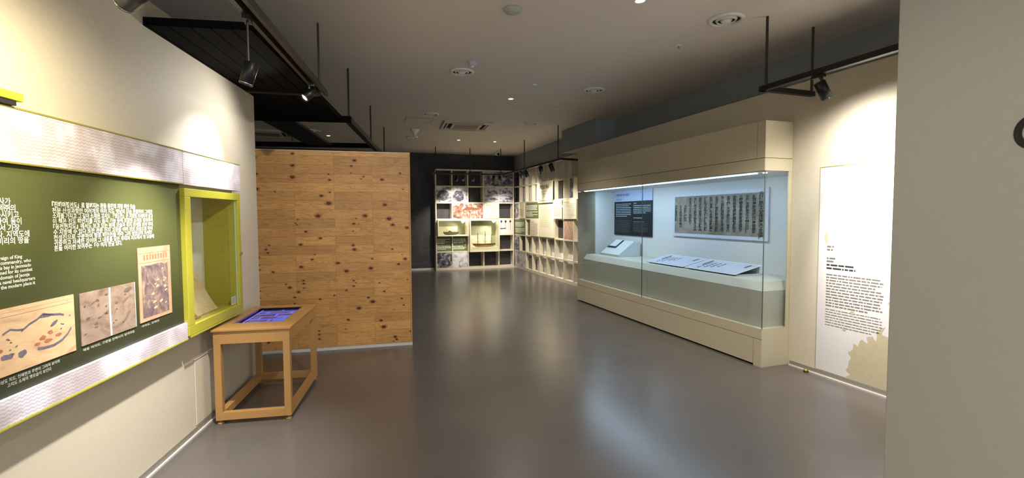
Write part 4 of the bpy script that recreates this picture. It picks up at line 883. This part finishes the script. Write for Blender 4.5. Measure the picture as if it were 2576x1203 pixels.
def cassette(label, x, y, rz, g='ceiling air conditioners', w=.46):
    t = thing('air_conditioner', label, 'air conditioner', (x, y, H), rz, g)
    acm = simple('ac_ivory', '#cbbfae', .5, grain=.01); z0 = -.03
    mb = MB()
    b_, a_ = w, .62*w
    mb.box(-b_, b_, -b_, -b_+.045, z0, -.001).box(-b_, b_, b_-.045, b_, z0, -.001).box(-b_, -b_+.045, -b_+.045, b_-.045, z0, -.001).box(b_-.045, b_, -b_+.045, b_-.045, z0, -.001)
    mb.box(-a_, a_, -a_, -a_+.05, z0-.006, -.001).box(-a_, a_, a_-.05, a_, z0-.006, -.001).box(-a_, -a_+.05, -a_+.05, a_-.05, z0-.006, -.001).box(a_-.05, a_, -a_+.05, a_-.05, z0-.006, -.001)
    for sx in (-1, 1):
        for sy in (-1, 1): mb.box(min(sx*a_, sx*(b_-.045)), max(sx*a_, sx*(b_-.045)), min(sy*a_, sy*(b_-.045)), max(sy*a_, sy*(b_-.045)), z0, -.001)
    mb.build('panel_frame', acm, t)
    box('slot_back', simple('slot_dark', '#15130f', .9), t, -b_+.01, b_-.01, -b_+.01, b_-.01, -.006, -.001)
    g_ = simple('grille_grey', '#8f8478', .7)
    box('grille', g_, t, -a_+.05, a_-.05, -a_+.05, a_-.05, z0-.002, z0+.01)
    for (x0, x1, y0, y1) in ((-a_, a_, -b_+.075, -b_+.095), (-a_, a_, b_-.095, b_-.075), (-b_+.075, -b_+.095, -a_, a_), (b_-.095, b_-.075, -a_, a_)): box('louvre', acm, t, x0, x1, y0, y1, z0-.004, -.01)
    return t
ac = cassette('square ivory ceiling air conditioner in open view', 2.20, 9.27, -.08)
dup(ac, 'square ceiling air conditioner seen through the raft frame', 'ceiling air conditioners', (-1.62, 11.37, H), 0)
t = thing('cone_fitting', 'white upside-down cone fitting hanging from the ceiling', 'ceiling fitting', (1.298, 9.969, H))
MB().lathe([(.10, -.001), (.09, -.02), (.035, -.10), (.03, -.14)], 28).build('cone', white, t, smooth=True)
MB().rod((0, 0, -.14), (0, 0, -.16), .01).build('neck', silver, t)
t = thing('security_camera', 'small white security camera with black lens above the lattice corner', 'camera', (3.945, 12.726, H))
MB().lathe([(.05, -.001), (.05, -.02), (.02, -.03)], 20).build('mount', white, t, smooth=True); MB().box(-.09, .04, -.05, .05, -.11, -.031).build('housing', white, t, bevel=.01); MB().lathe([(.035, 0), (.035, .02)], 18, Matrix.Translation((-.02, -.05, -.085)) @ Matrix.Rotation(math.pi/2, 4, 'X')).build('lens', black, t)
t = thing('ceiling_hook_plate', 'tiny pale bracket on the ceiling above the far track rod', 'bracket', (2.90, 11.90, H))
MB().box(-.05, .05, -.02, .02, -.012, -.001).build('plate', white, t); MB().box(-.006, .006, -.006, .006, -.10, -.0125).build('pin', white, t)
t = thing('ceiling_access_panel', 'faint square access panel in the ceiling beside the air conditioner', 'access panel', (1.25, 9.05, H))
mb = MB().box(-.25, .25, -.25, -.244, -.003, -.0005).box(-.25, .25, .244, .25, -.003, -.0005).box(-.25, -.244, -.244, .244, -.003, -.0005).box(.244, .25, -.244, .244, -.003, -.0005); mb.build('rim', simple('rim_grey', '#8e867c', .8), t)
box('lid', ceilm, t, -.243, .243, -.243, .243, -.0025, -.0005)

# drawn marks too small to pick apart singly
for o in bpy.data.objects:
    if o.name.split('.')[0] in ('ink_drawing', 'red_washes', 'islands', 'ruled_lines', 'title_marks', 'small_silhouettes', 'brush_marks', 'print_lines', 'rigging', 'stays', 'yards', 'drawing', 'boat', 'pavilion_drawing', 'korean_lines', 'english_lines', 'small_print', 'body_lines', 'heading_lines', 'title_line', 'screen_tiles', 'print', 'brush_column', 'lettering') and o.parent:
        o['kind'] = 'stuff'
for o in bpy.data.objects:
    if o.name.split('.')[0] == 'print' and o.parent and len(o.data.polygons) == 6: del o['kind']
